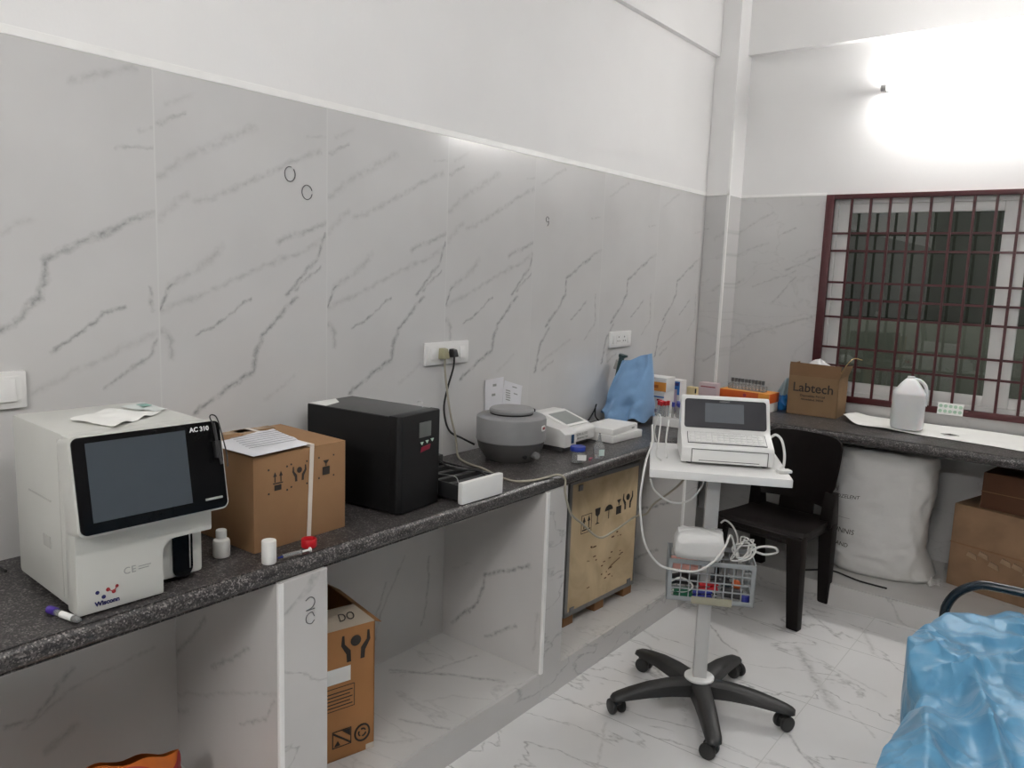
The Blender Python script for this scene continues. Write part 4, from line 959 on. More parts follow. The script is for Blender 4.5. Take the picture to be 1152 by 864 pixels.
MB().tube([(.034, -2.466, 1.240), (.034, -2.463, 1.19), (.040, -2.452, 1.10), (.042, -2.435, 1.02), (.044, -2.41, .945), (.045, -2.400, .90), (.072, -2.420, CH + .012), (.14, -2.455, CH + .005), (.26, -2.485, CH + .005), (.36, -2.525, CH + .005), (.445, -2.535, CH + .005), (.482, -2.47, CH + .005), (.490, -2.400, CH + .005), (.500, -2.358, CH + .006), (.514, -2.332, CH - .012), (.512, -2.322, .78), (.514, -2.282, .697), (.516, -2.203, .64), (.520, -2.082, .556), (.53, -1.984, .562), (.56, -1.884, .601), (.62, -1.893, .632), (.68, -1.951, .698), (.78, -2.02, .78), (.84, -2.05, .84), (.87, -2.06, .905)], .0042, 8).build('cable', mt_beigec, pb)
pk = thing('power_cable', 'black plug and cable running from wall socket to centrifuge', 'power cable', (0, 0, 0))
MB().hexa([(.0175, -2.430, 1.240), (.045, -2.428, 1.243), (.045, -2.398, 1.243), (.0175, -2.396, 1.240)], [(.0175, -2.427, 1.274), (.040, -2.423, 1.272), (.040, -2.403, 1.272), (.0175, -2.399, 1.274)], .004).build('plug', mt_mblack, pk)
MB().tube([(.034, -2.413, 1.245), (.034, -2.417, 1.20), (.018, -2.430, 1.12), (.016, -2.445, 1.04), (.022, -2.420, .955), (.050, -2.372, .920), (.082, -2.335, .895)], .0040, 8).build('cable', mt_rubber, pk)
# cable behind the analyser
o = MB().tube([(.012, -4.6, CH + .004), (.020, -4.25, CH + .004), (.045, -4.02, CH + .006), (.10, -3.99, CH + .006)], .0035, 7).build('analyser_cable', mt_rubber)
tag(o, 'thin black cord lying along the wall behind the blood analyser', 'cord')
# ------------------------------------------------------------------ below the long worktop
uc = thing('open_carton', 'open brown carton with black handling symbols standing under the long worktop', 'carton', (.185, -3.188, PH + .002), 76)
# front = local -Y towards the room
W, D_, H, t_ = .118, .165, .410, .004
mb = MB()
mb.box((-W, -D_, 0), (W, D_, t_)); mb.box((-W, -D_, 0), (W, -D_ + t_, H)); mb.box((-W, D_ - t_, 0), (W, D_, H)); mb.box((-W, -D_, 0), (-W + t_, D_, H)); mb.box((W - t_, -D_, 0), (W, D_, H))
mt_card_or = card('orange_brown_cardboard', (.36, .175, .068))
mb.build('box', mt_card_or, uc, smooth=0)
MB().hexa([(-W, -D_, H), (W, -D_, H), (W, -D_ + t_, H), (-W, -D_ + t_, H)], [(-W + .01, -D_ + .045, H + .048), (W - .045, -D_ + .05, H + .044), (W - .045, -D_ + .054, H + .044), (-W + .01, -D_ + .049, H + .048)]).build('flap', card('pale_flap_board', (.40, .34, .27)), uc, smooth=0)
MB().hexa([(-W, D_ - t_, H), (W, D_ - t_, H), (W, D_, H), (-W, D_, H)], [(-W, D_ + .005, H + .045), (W - .03, D_ + .005, H + .045), (W - .03, D_ + .009, H + .045), (-W, D_ + .009, H + .045)]).build('flap', mt_card_dk, uc, smooth=0)
MB().hexa([(W - t_, -D_, H), (W, -D_, H), (W, D_, H), (W - t_, D_, H)], [(W + .030, -D_ + .02, H - .02), (W + .034, -D_ + .02, H - .02), (W + .034, D_ - .02, H - .02), (W + .030, D_ - .02, H - .02)]).build('flap', mt_card_or, uc, smooth=0)
hands_sym(MB(), .055, .345, .085, -D_ - .0002).build('handling_symbol', mt_print, uc, smooth=0)
pr = MB()
# rounded stamp and forbidden-hook square
pr.tube([(.078 + .024 * math.cos(2 * PI * k / 18), -D_ - .0004, .062 + .026 * math.sin(2 * PI * k / 18)) for k in range(18)], .0032, 5, closed=True, sub=1)
for k in range(3):
    a = 2 * PI * k / 3 + .5; pr.tube([(.078 + .012 * math.cos(a + q), -D_ - .0004, .062 + .012 * math.sin(a + q)) for q in (0, .5, 1., 1.4)], .0026, 5, sub=1)
pr.build('handling_symbol', mt_print, uc, smooth=0); pr = MB()
frame_rect(pr, -.020, .042, .040, .094, -D_ - .0008, -D_ - .0002, .003, .003, .003, .003, 0)
pr.tube([(-.016, -D_ - .0004, .088), (.038, -D_ - .0004, .046)], .0028, 5, sub=1)
pr.prism([(.012, .090), (.038, .090), (.038, .066)], 1, -D_ - .0008, -D_ - .0002); pr.prism([(-.014, .045), (.006, .046), (-.002, .062)], 1, -D_ - .0008, -D_ - .0002)
pr.build('handling_symbol', mt_print, uc, smooth=0); pr = MB()
frame_rect(pr, -.065, .052, .160, .232, -D_ - .0008, -D_ - .0002, .002, .002, .002, .002, 0)
for k in range(5):
    pr.box((-.058, -D_ - .0008, .170 + .011 * k), (.045 - .008 * (k % 2), -D_ - .0002, .173 + .011 * k))
pr.build('printing', mt_print, uc, smooth=0)
text('lettering', 'DO', .034, mt_print, uc, Matrix.Translation((.035, -D_ + .022, H + .024)) @ Matrix.Rotation(R(-46), 4, 'X') @ FRONT)
MB().box((-.10, -D_ - .0012, .245), (.038, -D_ - .0004, .292)).build('paper_label', mt_label, uc, smooth=0)
MB().box((.09, -D_ - .001, .0), (W + .001, -D_ + .06, .018), .003).build('tape', pbr('clear_tape', (.55, .50, .44), rough=.2), uc)

mt_obag = pbr('orange_printed_bag', S(196, 104, 34), rough=.45, var=.25, scale=10)
mt_obagr = pbr('crimson_bag_print', S(150, 36, 40), rough=.5, var=.2)
og = thing('packet', 'crumpled orange and crimson printed plastic packet under the long worktop', 'packet', (.27, -3.80, PH + .002), 8)
def obag(u, v):
    a = 2 * PI * u; c, s_ = math.cos(a), math.sin(a)
    t = v
    k = 1 + .22 * fb((c * 1.5, s_ * 1.5 + 4, t * 3), 1.7)
    hx = .085 * (1 - .85 * t ** 2.5) * k; hy = .145 * (1 - .12 * t) * (1 + .10 * fb((s_ * 2, t * 3, 7), 2))
    z = (.256 - .045 * s_ + .005 * math.sin(s_ * 7) * t) * t ** .8
    return (hx * c, hy * s_, z)
ob_ = MB().grid(obag, 48, 26, closed_u=True).build('bag', mt_obag, og, smooth=60)
mbp = MB().grid(lambda u, v: (lambda p: (p[0] * 1.02 + .001, p[1] * 1.005, p[2] + .002))(obag(-.10 + .36 * u, .60 + .38 * v * (.8 + .2 * math.sin(u * 9)))), 24, 10)
mbp.build('printing', mt_obagr, og, smooth=60)

# plywood packing crate
mt_ply = bpy.data.materials.new('plywood'); mt_ply.use_nodes = True
def ply():
    nt = mt_ply.node_tree; b = nt.nodes['Principled BSDF']; N, L = nt.nodes.new, nt.links.new
    tc = N('ShaderNodeTexCoord'); mp = N('ShaderNodeMapping'); mp.inputs['Scale'].default_value = (1, 5, .8); L(tc.outputs['Object'], mp.inputs['Vector'])
    n = N('ShaderNodeTexNoise'); n.inputs['Scale'].default_value = 5; n.inputs['Detail'].default_value = 6; n.inputs['Distortion'].default_value = 1.2; L(mp.outputs[0], n.inputs['Vector'])
    r = N('ShaderNodeValToRGB'); r.color_ramp.elements[0].position = .3; r.color_ramp.elements[0].color = S(176, 154, 120); r.color_ramp.elements[1].position = .65; r.color_ramp.elements[1].color = S(208, 186, 150)
    L(n.outputs['Fac'], r.inputs['Fac']); L(r.outputs['Color'], b.inputs['Base Color']); b.inputs['Roughness'].default_value = .7
ply()
mt_galv = pbr('grey_steel_strip', (.22, .22, .22), rough=.45, metal=.5, var=.1)
mt_stain = pbr('brown_wood_stain', S(96, 68, 42), rough=.8)
cr = thing('packing_crate', 'plywood packing crate with grey steel edges standing under the long worktop', 'crate', (.196, -1.775, PH + .002), 87)
W, D_, Z0, H = .262, .168, .045, .625
MB().box((-W, -D_, Z0), (W, D_, H)).build('panel', mt_ply, cr, smooth=0)
for sx in (-1, 1):
    MB().box((sx * W - .004 if sx > 0 else -W - .003, -D_ - .003, Z0), (W + .003 if sx > 0 else -W + .016, -D_ + .03, H)).build('edge_strip', mt_galv, cr, smooth=0)
st = MB(); st.box((-W, -D_ - .003, Z0), (W, -D_ + .02, Z0 + .018)).build('edge_strip', mt_galv, cr, smooth=0); st = MB(); st.box((-W, -D_ - .0025, H - .014), (W, -D_ + .02, H + .002)).build('edge_strip', mt_galv, cr, smooth=0); st = MB()
for sx in (-1, 1):
    MB().box((sx * W - .003, D_ - .03, Z0), (sx * W + .003, D_, H)).build('edge_strip', mt_galv, cr, smooth=0)
for x in (-W + .035, 0, W - .035):
    MB().box((x - .035, -D_ + .005, 0), (x + .035, D_ - .005, Z0), .003).build('skid', card('skid_wood', (.22, .11, .05)), cr, smooth=0)
for (x, z) in ((-.215, Z0 + .022), (.222, Z0 + .025), (-.19, H - .035)):
    MB().box((x - .014, -D_ - .005, z - .012), (x + .014, -D_ - .001, z + .012), .001).build('clip', mt_galv, cr, smooth=0)
y = -D_ - .0005
Q = lambda m: m.build('handling_symbol', mt_print, cr, smooth=0)
pr = MB(); arrow_up(pr, -.135, .425, .058, y); frame_rect(pr, -.172, -.098, .385, .465, y - .0006, y, .0025, .0025, .0025, .0025, 0); Q(pr)
Q(glass_sym(MB(), -.055, .440, .07, y)); Q(umbrella_sym(MB(), .030, .442, .062, y)); Q(stack_sym(MB(), .108, .448, .066, y)); Q(hands_sym(MB(), .180, .462, .075, y))
pr = MB()
rng = random.Random(3)
for k in range(26):
    x, z = rng.uniform(-.12, .14), rng.uniform(.13, .33)
    pr.box((x, -D_ - .0009, z), (x + rng.uniform(.004, .022), -D_ - .0003, z + rng.uniform(.003, .007)), 0, Matrix.Rotation(R(rng.uniform(-4, 4)), 4, 'Y'))
pr.tube([(.05, -D_ - .0006, .175), (.085, -D_ - .0006, .19), (.14, -D_ - .0006, .205)], .0022, 5)
pr.build('scuff', mt_stain, cr, smooth=0)
o = MB().box((-.011, -.055, 0), (.0, .055, .185), .002).build('tile_offcut', mt_bead, smooth=0)
o.location = (.245, -1.365, PH + .002); o.rotation_euler[2] = R(70); tag(o, 'white tile offcut leaning at the wall behind the plywood crate', 'tile offcut')

# ------------------------------------------------------------------ below the window worktop: sack and cartons
mt_sack = pbr('white_woven_sack', (.66, .655, .64), rough=.7, var=.03, bump=.5, bscale=16, detail=5)
sk = thing('sack', 'bulging white woven plastic sack with black handwriting under the window worktop', 'sack', (1.155, -.36, PH + .002), 4)
def sack_fn(u, v):
    a = 2 * PI * u; c, s_ = math.cos(a), math.sin(a)
    t = v
    prof = [(0, .80), (.03, .95), (.12, .985), (.3, .98), (.5, .98), (.7, 1.02), (.85, 1.03), (.93, .97), (.975, .84), (1.0, .05)]
    for (t0, r0), (t1, r1) in zip(prof, prof[1:]):
        if t0 <= t <= t1:
            r = r0 + (r1 - r0) * (t - t0) / (t1 - t0); break
    e = .72
    x = math.copysign(abs(c) ** e, c); y = math.copysign(abs(s_) ** e, s_)
    rx = .236 + .018 * (t - .5); ry = .185
    k = 1 + .05 * fb((c * 1.2 + 2, s_ * 1.2, t * 2.4), 1.5) + .018 * fb((c * 2.5, s_ * 2.5 + 5, t * 9), 1.6) + .020 * math.sin(t * 30 + 4 * c + 4 * fb((c, s_, t * 4), 2)) * (t < .6) * (1 - t / .62) + .030 * max(0, 1 - 3.5 * abs(fb((c * 1.6 + t, s_ * 1.6, t * 6), 1.0)))
    z = .648 * min(t * 1.03, 1) + .02 * fb((c, s_, 3), 1.3) * t
    if t > .93: z = .648 * .958 + (.648 * .042 + .012 * fb((c * 2, s_ * 2, 1), 1.4)) * ((t - .93) / .07) ** .5
    x *= rx * r * k; y *= ry * r * k
    # the corner of the sack that spreads out low at one side
    if t < .26 and c > .2:
        q = (1 - t / .26) ** 2 * max(0, c - .2) / .8
        x += .085 * q; 
    return (x, y, max(z, 0))
body = MB().grid(sack_fn, 96, 64, closed_u=True).build('body', mt_sack, sk, smooth=60)
MB().grid(lambda u, v: (.235 + .075 * u + .01 * fb((u * 3, v * 3, 1), 2), -.085 + .11 * v + .02 * math.sin(u * 9), .004 + .035 * (1 - u) * math.sin(PI * v) + .012 * fb((u * 5, v * 5, 2), 2) ** 2), 16, 12).solid(.003).build('corner_ear', mt_sack, sk, smooth=60)
bvh = BVHTree.FromPolygons([v.co.copy() for v in body.data.vertices], [tuple(p.vertices) for p in body.data.polygons])
def on_sack(name, s, size, x, z, slope=0., sh=.15):
    t = text(name, s, size, mt_txtk, sk, Matrix.Identity(4), align='LEFT', extrude=0.0, shear=sh)
    for v in t.data.vertices:
        X, Z = x + v.co.x, z + v.co.y + slope * v.co.x
        h = bvh.ray_cast(Vector((X, -1, Z)), Vector((0, 1, 0)))
        y = h[0].y if h[0] else -.19
        v.co = (X, y - .0015, Z)
on_sack('handwriting', 'RAJ', .030, -.225, .425, .06)
on_sack('handwriting', 'MEDZELENT', .026, -.215, .388, .10)
on_sack('handwriting', '_________', .026, -.225, .290, .05)
on_sack('handwriting', 'SUNNIS', .036, -.205, .212, .05)
on_sack('handwriting', 'ANAND', .030, -.215, .138, .05)

bc = thing('cardboard_carton', 'large worn brown cardboard carton under the window worktop beside the sack', 'carton', (1.872, -.285, PH + .002), -16)
def wornbox(u, v): pass
W, D_, H = .36, .15, .415
mb = MB().box((-W, -D_, 0), (W, D_, H), .006)
mt_worn = card('worn_brown_cardboard', (.25, .155, .090), var=.16)
mb.build('box', mt_worn, bc)
MB().box((-W - .0005, -D_ - .001, H * .52), (W, -D_ - .0002, H * .535)).build('seam_line', mt_card_in, bc, smooth=0)
rng = random.Random(5)
m2 = MB()
for k in range(9):
    x = -.28 + .05 * k; z = .17 + .02 * math.sin(k * 2.3)
    m2.hexa([(x, -D_ - .002, z), (x + .05, -D_ - .002, z - .012), (x + .05, -D_, z - .012), (x, -D_, z)], [(x + .01, -D_ - .006, z + .024), (x + .045, -D_ - .004, z + .014), (x + .045, -D_, z + .014), (x + .01, -D_, z + .024)])
m2.build('torn_tape', pbr('crinkled_brown_tape', (.30, .20, .12), rough=.3, var=.2, bump=.3, bscale=40), bc)
dc = thing('cardboard_carton', 'dark brown flat carton lying on top of the large worn carton', 'carton', (1.955, -.26, PH + .002 + H + .001), -10)
MB().box((-.345, -.14, 0), (.345, .14, .175), .005).build('box', card('dark_brown_cardboard', (.105, .048, .026)), dc)  # board is dark brown all over
MB().box((-.346, -.141, .08), (.346, -.1395, .084)).build('seam_line', mt_card_in, dc, smooth=0)
o = MB().tube([(.90, -.66, .004), (.96, -.60, .004), (1.02, -.575, .004), (1.09, -.60, .004), (1.16, -.625, .004), (1.28, -.63, .004)], .0045, 7).build('floor_cable', mt_rubber)
o.location = (0, 0, PH + .003); tag(o, 'thin dark cable trailing along the plinth before the white sack', 'cable')

# ------------------------------------------------------------------ moulded plastic chair
mt_chair = pbr('dark_brown_moulded_plastic', (.006, .0042, .0040), rough=.45, spec=.2, var=.1)
ch = thing('plastic_chair', 'dark brown moulded plastic chair standing before the window worktop', 'chair', (.817, -.903, 0), -8)
def seat_fn(u, v):
    x = (u - .5) * 2; y = -.215 + .40 * v
    hw = .225 - .03 * v
    z = .440 - .018 * math.exp(-(x * 1.2) ** 2) * math.sin(PI * min(1, v * 1.1)) - (.035 * (max(0, .12 - v) / .12) ** 2) + .004 * x * x
    return (x * hw, y, z)
MB().grid(seat_fn, 24, 24).solid(.012).build('seat', mt_chair, ch, smooth=60)
ap = MB()
ap.hexa([(-.205, -.208, .385), (.205, -.208, .385), (.205, -.190, .385), (-.205, -.190, .385)], [(-.222, -.213, .425), (.222, -.213, .425), (.222, -.195, .425), (-.222, -.195, .425)], .004)
for sx in (-1, 1):
    ap.hexa([(sx * .20 - .009, -.20, .385), (sx * .20 + .009, -.20, .385), (sx * .182 + .009, .17, .385), (sx * .182 - .009, .17, .385)], [(sx * .216 - .009, -.205, .432), (sx * .216 + .009, -.205, .432), (sx * .19 + .009, .18, .432), (sx * .19 - .009, .18, .432)], .004)
ap.build('apron', mt_chair, ch)
def back_fn(u, v):
    s_ = (u - .5) * 2; t = v
    hw = .196 + .006 * math.sin(PI * t) - .034 * max(0, .30 - t) / .30 - .012 * max(0, t - .93) / .07
    z = .500 + .340 * t - .016 * (abs(s_) ** 10) * t ** 2 - .006 * s_ * s_ * t
    y = .172 + .034 * t - .050 * s_ * s_ * (1 - .35 * t) + .004
    return (s_ * hw + .018 * t, y, z)
MB().grid(back_fn, 32, 20).solid(.010).build('backrest', mt_chair, ch, smooth=60)
sp = MB()
sp.hexa([(-.085, .165, .42), (.095, .165, .42), (.095, .180, .42), (-.085, .180, .42)], [(-.085, .176, .54), (.095, .176, .54), (.095, .190, .54), (-.085, .190, .54)], .004)
for sx in (-1, 1):
    sp.hexa([(sx * .188 - .032, .105, .41), (sx * .188 + .030, .105, .41), (sx * .188 + .030, .19, .41), (sx * .188 - .032, .19, .41)], [(sx * .192 - .030, .125, .575), (sx * .192 + .022, .125, .575), (sx * .192 + .022, .175, .575), (sx * .192 - .030, .175, .575)], .006)
sp.build('back_support', mt_chair, ch)
for (sx, fr) in ((-1, 1), (1, 1), (-1, 0), (1, 0)):
    if fr: b4c, t4c, bw, tw = (sx * .222, -.205), (sx * .196, -.185), .028, .042
    else: b4c, t4c, bw, tw = (sx * .175, .205), (sx * .190, .150), .026, .040
    MB().hexa([(b4c[0] - bw, b4c[1] - bw * .8, 0), (b4c[0] + bw, b4c[1] - bw * .8, 0), (b4c[0] + bw, b4c[1] + bw * .8, 0), (b4c[0] - bw, b4c[1] + bw * .8, 0)],
              [(t4c[0] - tw, t4c[1] - tw * .8, .425), (t4c[0] + tw * .75, t4c[1] - tw * .8, .425), (t4c[0] + tw * .75, t4c[1] + tw * .8, .425), (t4c[0] - tw, t4c[1] + tw * .8, .425)], .007).build('leg', mt_chair, ch)

# ------------------------------------------------------------------ trolley
mt_trw = pbr('trolley_white_enamel', (.74, .74, .73), rough=.35, var=.015)
mt_trg = pbr('trolley_pole_grey', (.52, .52, .515), rough=.35, var=.02)
mt_base = pbr('black_nylon_base', (.022, .022, .022), rough=.5, var=.15, bump=.05, bscale=120)
mt_wheel = pbr('black_caster', (.014, .014, .014), rough=.45)
TX, TY, TR = .956, -2.045, 28
tr = thing('equipment_trolley', 'white tray equipment trolley on a black five-star castor base', 'trolley', (TX, TY, 0), TR)
MB().lathe([(.04, .065), (.048, .072), (.052, .10), (.050, .112), (.045, .116)], 28).build('hub', mt_base, tr)
MB().lathe([(.050, .113), (.054, .116), (.054, .122), (.046, .126), (.001, .126)], 32).build('collar', mt_trw, tr)
MB().box((-.024, -.024, .12), (.024, .024, .92), .005).build('pole', mt_trg, tr)
for k, deg in enumerate((159.6, 231, 304, 15, 88)):
    a = R(deg - TR); LM = Matrix.Rotation(a, 4, 'Z')
    sec = []
    m = MB()
    t = bmesh.new(); rings = []
    for (r, z0, z1, hw) in ((.040, .060, .114, .036), (.12, .068, .116, .033), (.20, .070, .109, .031), (.27, .066, .095, .029), (.312, .064, .084, .028), (.330, .062, .078, .024), (.340, .061, .072, .014)):
        rings.append([t.verts.new(p) for p in ((r, -hw, z0), (r, hw, z0), (r, hw * .95, z1 - .008), (r, hw * .6, z1), (r, -hw * .6, z1), (r, -hw * .95, z1 - .008))])
    for A, B in zip(rings, rings[1:]):
        for q in range(6): t.faces.new((A[q], A[(q + 1) % 6], B[(q + 1) % 6], B[q]))
    t.faces.new(rings[0]); t.faces.new(rings[-1][::-1])
    bmesh.ops.recalc_face_normals(t, faces=t.faces[:])
    leg = m._merge(t, LM).build('leg', mt_base, tr, smooth=50)
    sw_ = R((20, 100, 60, 45, 75)[k])
    CM = LM @ Matrix.Translation((.313, 0, 0)) @ Matrix.Rotation(sw_, 4, 'Z')
    MB().cyl((0, 0, .046), (0, 0, .070), .008, n=12, M=CM).prism([(-.006, .030), (-.030, .026), (-.030, .042), (-.012, .054), (.010, .054), (.012, .044)], 1, -.010, .010, .003, CM).build('caster_fork', mt_wheel, leg)
    for sy in (-1, 1):
        MB().cyl((-.012, sy * .0105, .0285), (-.012, sy * .027, .0285), .0285, n=26, M=CM, bev=.006).build('wheel', mt_wheel, leg)
ty = thing_tray = MB().box((-.228, -.228, .915), (.228, .218, .943), .004).build('tray', mt_trw, tr)
# lattice basket round the pole
BX0, BX1, BY0, BY1, BZ0, BZ1 = -.142, .160, -.085, .085, .440, .592
mt_bask = pbr('grey_basket_plastic', (.30, .32, .33), rough=.5, var=.02)
bk = MB()
def lattice(bk, p0, du, dv, nu, nv, rim, bar, th):
    """openwork panel: p0 corner, du / dv edge vectors, thickness vector th"""
    p0, du, dv, th = Vector(p0), Vector(du), Vector(dv), Vector(th)
    def bx(a0, a1, b0, b1):
        q = [p0 + du * a + dv * b for a, b in ((a0, b0), (a1, b0), (a1, b1), (a0, b1))]
        bk.hexa(q, [v + th for v in q])
    ru, rv = rim / du.length, rim / dv.length
    bx(0, 1, 0, rv); bx(0, 1, 1 - rv, 1); bx(0, ru, rv, 1 - rv); bx(1 - ru, 1, rv, 1 - rv)
    for i in range(1, nu):
        a = ru + (1 - 2 * ru) * i / nu; bx(a - bar / du.length / 2, a + bar / du.length / 2, rv, 1 - rv)
    for i in range(1, nv):
        b = rv + (1 - 2 * rv) * i / nv; bx(ru, 1 - ru, b - bar / dv.length / 2, b + bar / dv.length / 2)
lattice(bk, (BX0, BY0, BZ0), (BX1 - BX0, 0, 0), (0, 0, BZ1 - BZ0), 9, 4, .016, .004, (0, .004, 0))
lattice(bk, (BX0, BY1 - .004, BZ0), (BX1 - BX0, 0, 0), (0, 0, BZ1 - BZ0), 9, 4, .016, .004, (0, .004, 0))
lattice(bk, (BX0, BY0, BZ0), (0, BY1 - BY0, 0), (0, 0, BZ1 - BZ0), 5, 4, .016, .004, (.004, 0, 0))
lattice(bk, (BX1 - .004, BY0, BZ0), (0, BY1 - BY0, 0), (0, 0, BZ1 - BZ0), 5, 4, .016, .004, (.004, 0, 0))
lattice(bk, (BX0, BY0, BZ0), (BX1 - BX0, 0, 0), (0, BY1 - BY0, 0), 9, 5, .012, .004, (0, 0, .004))
bsk = bk.build('basket', mt_bask, tr, smooth=0)
MB().box((-.055, BY0 - .003, BZ0 - .006), (.085, BY0 + .001, BZ0 + .022), .002).build('name_plate', pbr('basket_plate_olive', (.30, .29, .22), rough=.5), bsk)

def tl(x, y, z):   # trolley-local point to world
    a = R(TR); return (TX + x * math.cos(a) - y * math.sin(a), TY + x * math.sin(a) + y * math.cos(a), z)
# what lies in the basket
def in_basket(name, label, cat, mb, mat, x, y, z, rz=0, rx=0):
    o = mb.build(name, mat, smooth=50); o.location = tl(x, y, z); o.rotation_euler = (R(rx), 0, R(TR + rz)); tag(o, label, cat); return o
def clampset(mat, label, x, y, z, rz):
    t = thing('limb_electrode', label, 'electrode clamp', tl(x, y, z), TR + rz)
    MB().hexa([(-.035, -.012, 0), (.035, -.010, 0), (.035, .010, 0), (-.035, .012, 0)], [(-.035, -.010, .012), (.03, -.008, .020), (.03, .008, .020), (-.035, .010, .012)], .003).build('upper_jaw', mat, t)
    MB().hexa([(-.035, -.012, .020), (.035, -.010, .024), (.035, .010, .024), (-.035, .012, .020)], [(-.035, -.010, .032), (.03, -.008, .034), (.03, .008, .034), (-.035, .010, .032)], .003).build('lower_jaw', mat, t)
    MB().cyl((.0, 0, .012), (0, 0, .026), .006, n=10).build('electrode_knob', mt_metal, t)
    return t
mt_egreen = pbr('green_clamp', S(20, 90, 62), rough=.4); mt_eblk = pbr('black_clamp', (.02, .02, .022), rough=.4); mt_eblue = pbr('blue_clamp', S(40, 48, 140), rough=.4)
clampset(mt_redcap, 'red limb electrode clamp lying in the trolley basket', .005, -.052, .472, 8)
clampset(mt_eblk, 'black limb electrode clamp lying in the basket beside the red one', .090, -.050, .456, -12)
clampset(mt_egreen, 'green limb electrode clamp low in the basket under white leads', -.082, -.058, .446, 6)
clampset(mt_eblk, 'black limb electrode clamp standing at the middle of the trolley basket', .045, -.040, .500, -4)
clampset(mt_eblue, 'navy limb electrode clamp low at the basket front below the red one', -.015, -.062, .446, 0)
clampset(mt_eblk, 'black limb electrode clamp at the basket front corner under the packet', -.100, -.030, .486, 30)
clampset(pbr('dark_teal_clamp', (.012, .03, .035), rough=.4), 'dark teal limb electrode clamp at the bottom of the trolley basket', .092, .030, .446, 20)
in_basket('gel_bottle', 'dark gel bottle lying in the trolley basket', 'bottle', MB().lathe([(.001, 0), (.022, .002), (.022, .085), (.010, .098), (.009, .112)], 18, M=Matrix.Rotation(PI / 2, 4, 'Y')), mt_eblk, -.10, .052, .470, 0)
in_basket('suction_bulb', 'blue suction electrode bulb at the end of the trolley basket', 'electrode bulb', MB().lathe([(.001, 0), (.014, .004), (.018, .016), (.014, .028), (.001, .033)], 18), mt_eblue, .132, -.058, .445)
in_basket('suction_bulb', 'orange suction electrode bulb in the trolley basket', 'electrode bulb', MB().lathe([(.001, 0), (.014, .004), (.017, .016), (.013, .028), (.001, .033)], 18), mt_orange, .103, -.020, .478)
in_basket('suction_bulb', 'grey suction electrode bulb beside the orange one in the basket', 'electrode bulb', MB().lathe([(.001, 0), (.014, .004), (.019, .016), (.014, .028), (.001, .033)], 18), pbr('grey_bulb', (.25, .26, .26), rough=.5), .138, -.045, .520)
in_basket('paper_strip', 'pink folded paper strip lying under the white packet in the basket', 'paper', MB().hexa([(-.050, -.045, 0), (.046, -.045, 0), (.046, .04, .0), (-.050, .04, 0)], [(-.050, -.045, .026), (.046, -.045, .012), (.046, .04, .012), (-.050, .04, .02)], .003), pbr('pink_paper', S(206, 150, 140), rough=.7), -.080, -.022, .548)
o = MB().grid(lambda u, v: (.085 * (1 if abs(math.cos(2 * PI * u)) < 1e-9 else math.copysign(abs(math.cos(2 * PI * u)) ** .45, math.cos(2 * PI * u))) * (.80 + .20 * math.sin(PI * (.06 + .86 * v))) * (1 if v < .999 and v > .001 else .02) * (1 + .05 * fb((math.cos(6.28 * u), math.sin(6.28 * u), v * 3), 2.2)) + .008 * v,
                       .048 * (1 if .001 < v < .999 else .02) * math.copysign(abs(math.sin(2 * PI * u)) ** .45, math.sin(2 * PI * u)) * (math.sin(PI * (.07 + .86 * v)) ** .5) * (1 + .08 * fb((math.cos(6.28 * u) + 3, math.sin(6.28 * u), v * 3), 2.2)),
                       .108 * v + .006 * fb((u * 9, v * 4, 2), 1.5)), 56, 22, closed_u=True).build('gauze_packet', pbr('white_film_packet', (.76, .76, .75), rough=.3, var=.02, trans=.1, bump=.12, bscale=40), smooth=60)
o.location = tl(-.048, -.084, .604); o.rotation_euler = (R(8), 0, R(TR)); tag(o, 'white film wrapped gauze packet lying on top of the trolley basket', 'packet')

# ------------------------------------------------------------------ ECG recorder and its leads
mt_ecg = pbr('recorder_white', (.74, .74, .73), rough=.35, var=.012)
mt_ecgd = pbr('recorder_dark_bezel', (.040, .040, .046), rough=.62, spec=.25)
mt_ecgs = pbr('recorder_screen_grey', (.095, .105, .118), rough=.55, spec=.3)
mt_gapk = pbr('recorder_gap_dark', (.06, .06, .06), rough=.6)
mt_keys = pbr('recorder_keys', (.66, .66, .655), rough=.4)
eg = thing('ecg_recorder', 'white portable heart trace recorder with dark screen bezel on the trolley tray', 'medical recorder', (1.040, -2.128, .9435), 29)
prof = [(.004, .006), (-.002, .03), (.000, .062), (.010, .070), (.098, .098), (.112, .104), (.178, .206), (.192, .213), (.212, .205), (.255, .05), (.255, .006)]
MB().prism(prof, 0, -.160, .148, .007).build('housing', mt_ecg, eg)
for x in (-.13, .12):
    for y in (.03, .22): MB().cyl((x, y, 0), (x, y, .009), .010, n=10).build('foot', mt_rubber, eg)
KM = Matrix.Translation((-.006, .012, .0695)) @ Matrix.Rotation(math.atan2(.028, .088), 4, 'X')
kb = MB().box((-.132, .004, -.002), (.132, .082, .0035), .001, KM).build('keyboard', mt_gapk, eg, smooth=0)
MB().box((-.130, .006, .0), (.130, .080, .0040), .0005, KM).build('key_bed', mt_keys, kb, smooth=0)
ks = MB()
for r_ in range(4):
    for k in range(13):
        ks.box((-.124 + .0192 * k, .010 + .0175 * r_, .0035), (-.124 + .0192 * k + .0155, .010 + .0175 * r_ + .0135, .0062), .001, KM)
ks.build('key', mt_ecg, kb)
ang = math.atan2(.102, .066)
SM2 = Matrix.Translation((-.006, .1115, .104)) @ Matrix.Rotation(ang, 4, 'X')
bz = MB().prism(rounded_rect(.282, .110, .010, 4, 0, .060), 2, -.001, .0035, .001, SM2).build('screen_bezel', mt_ecgd, eg)
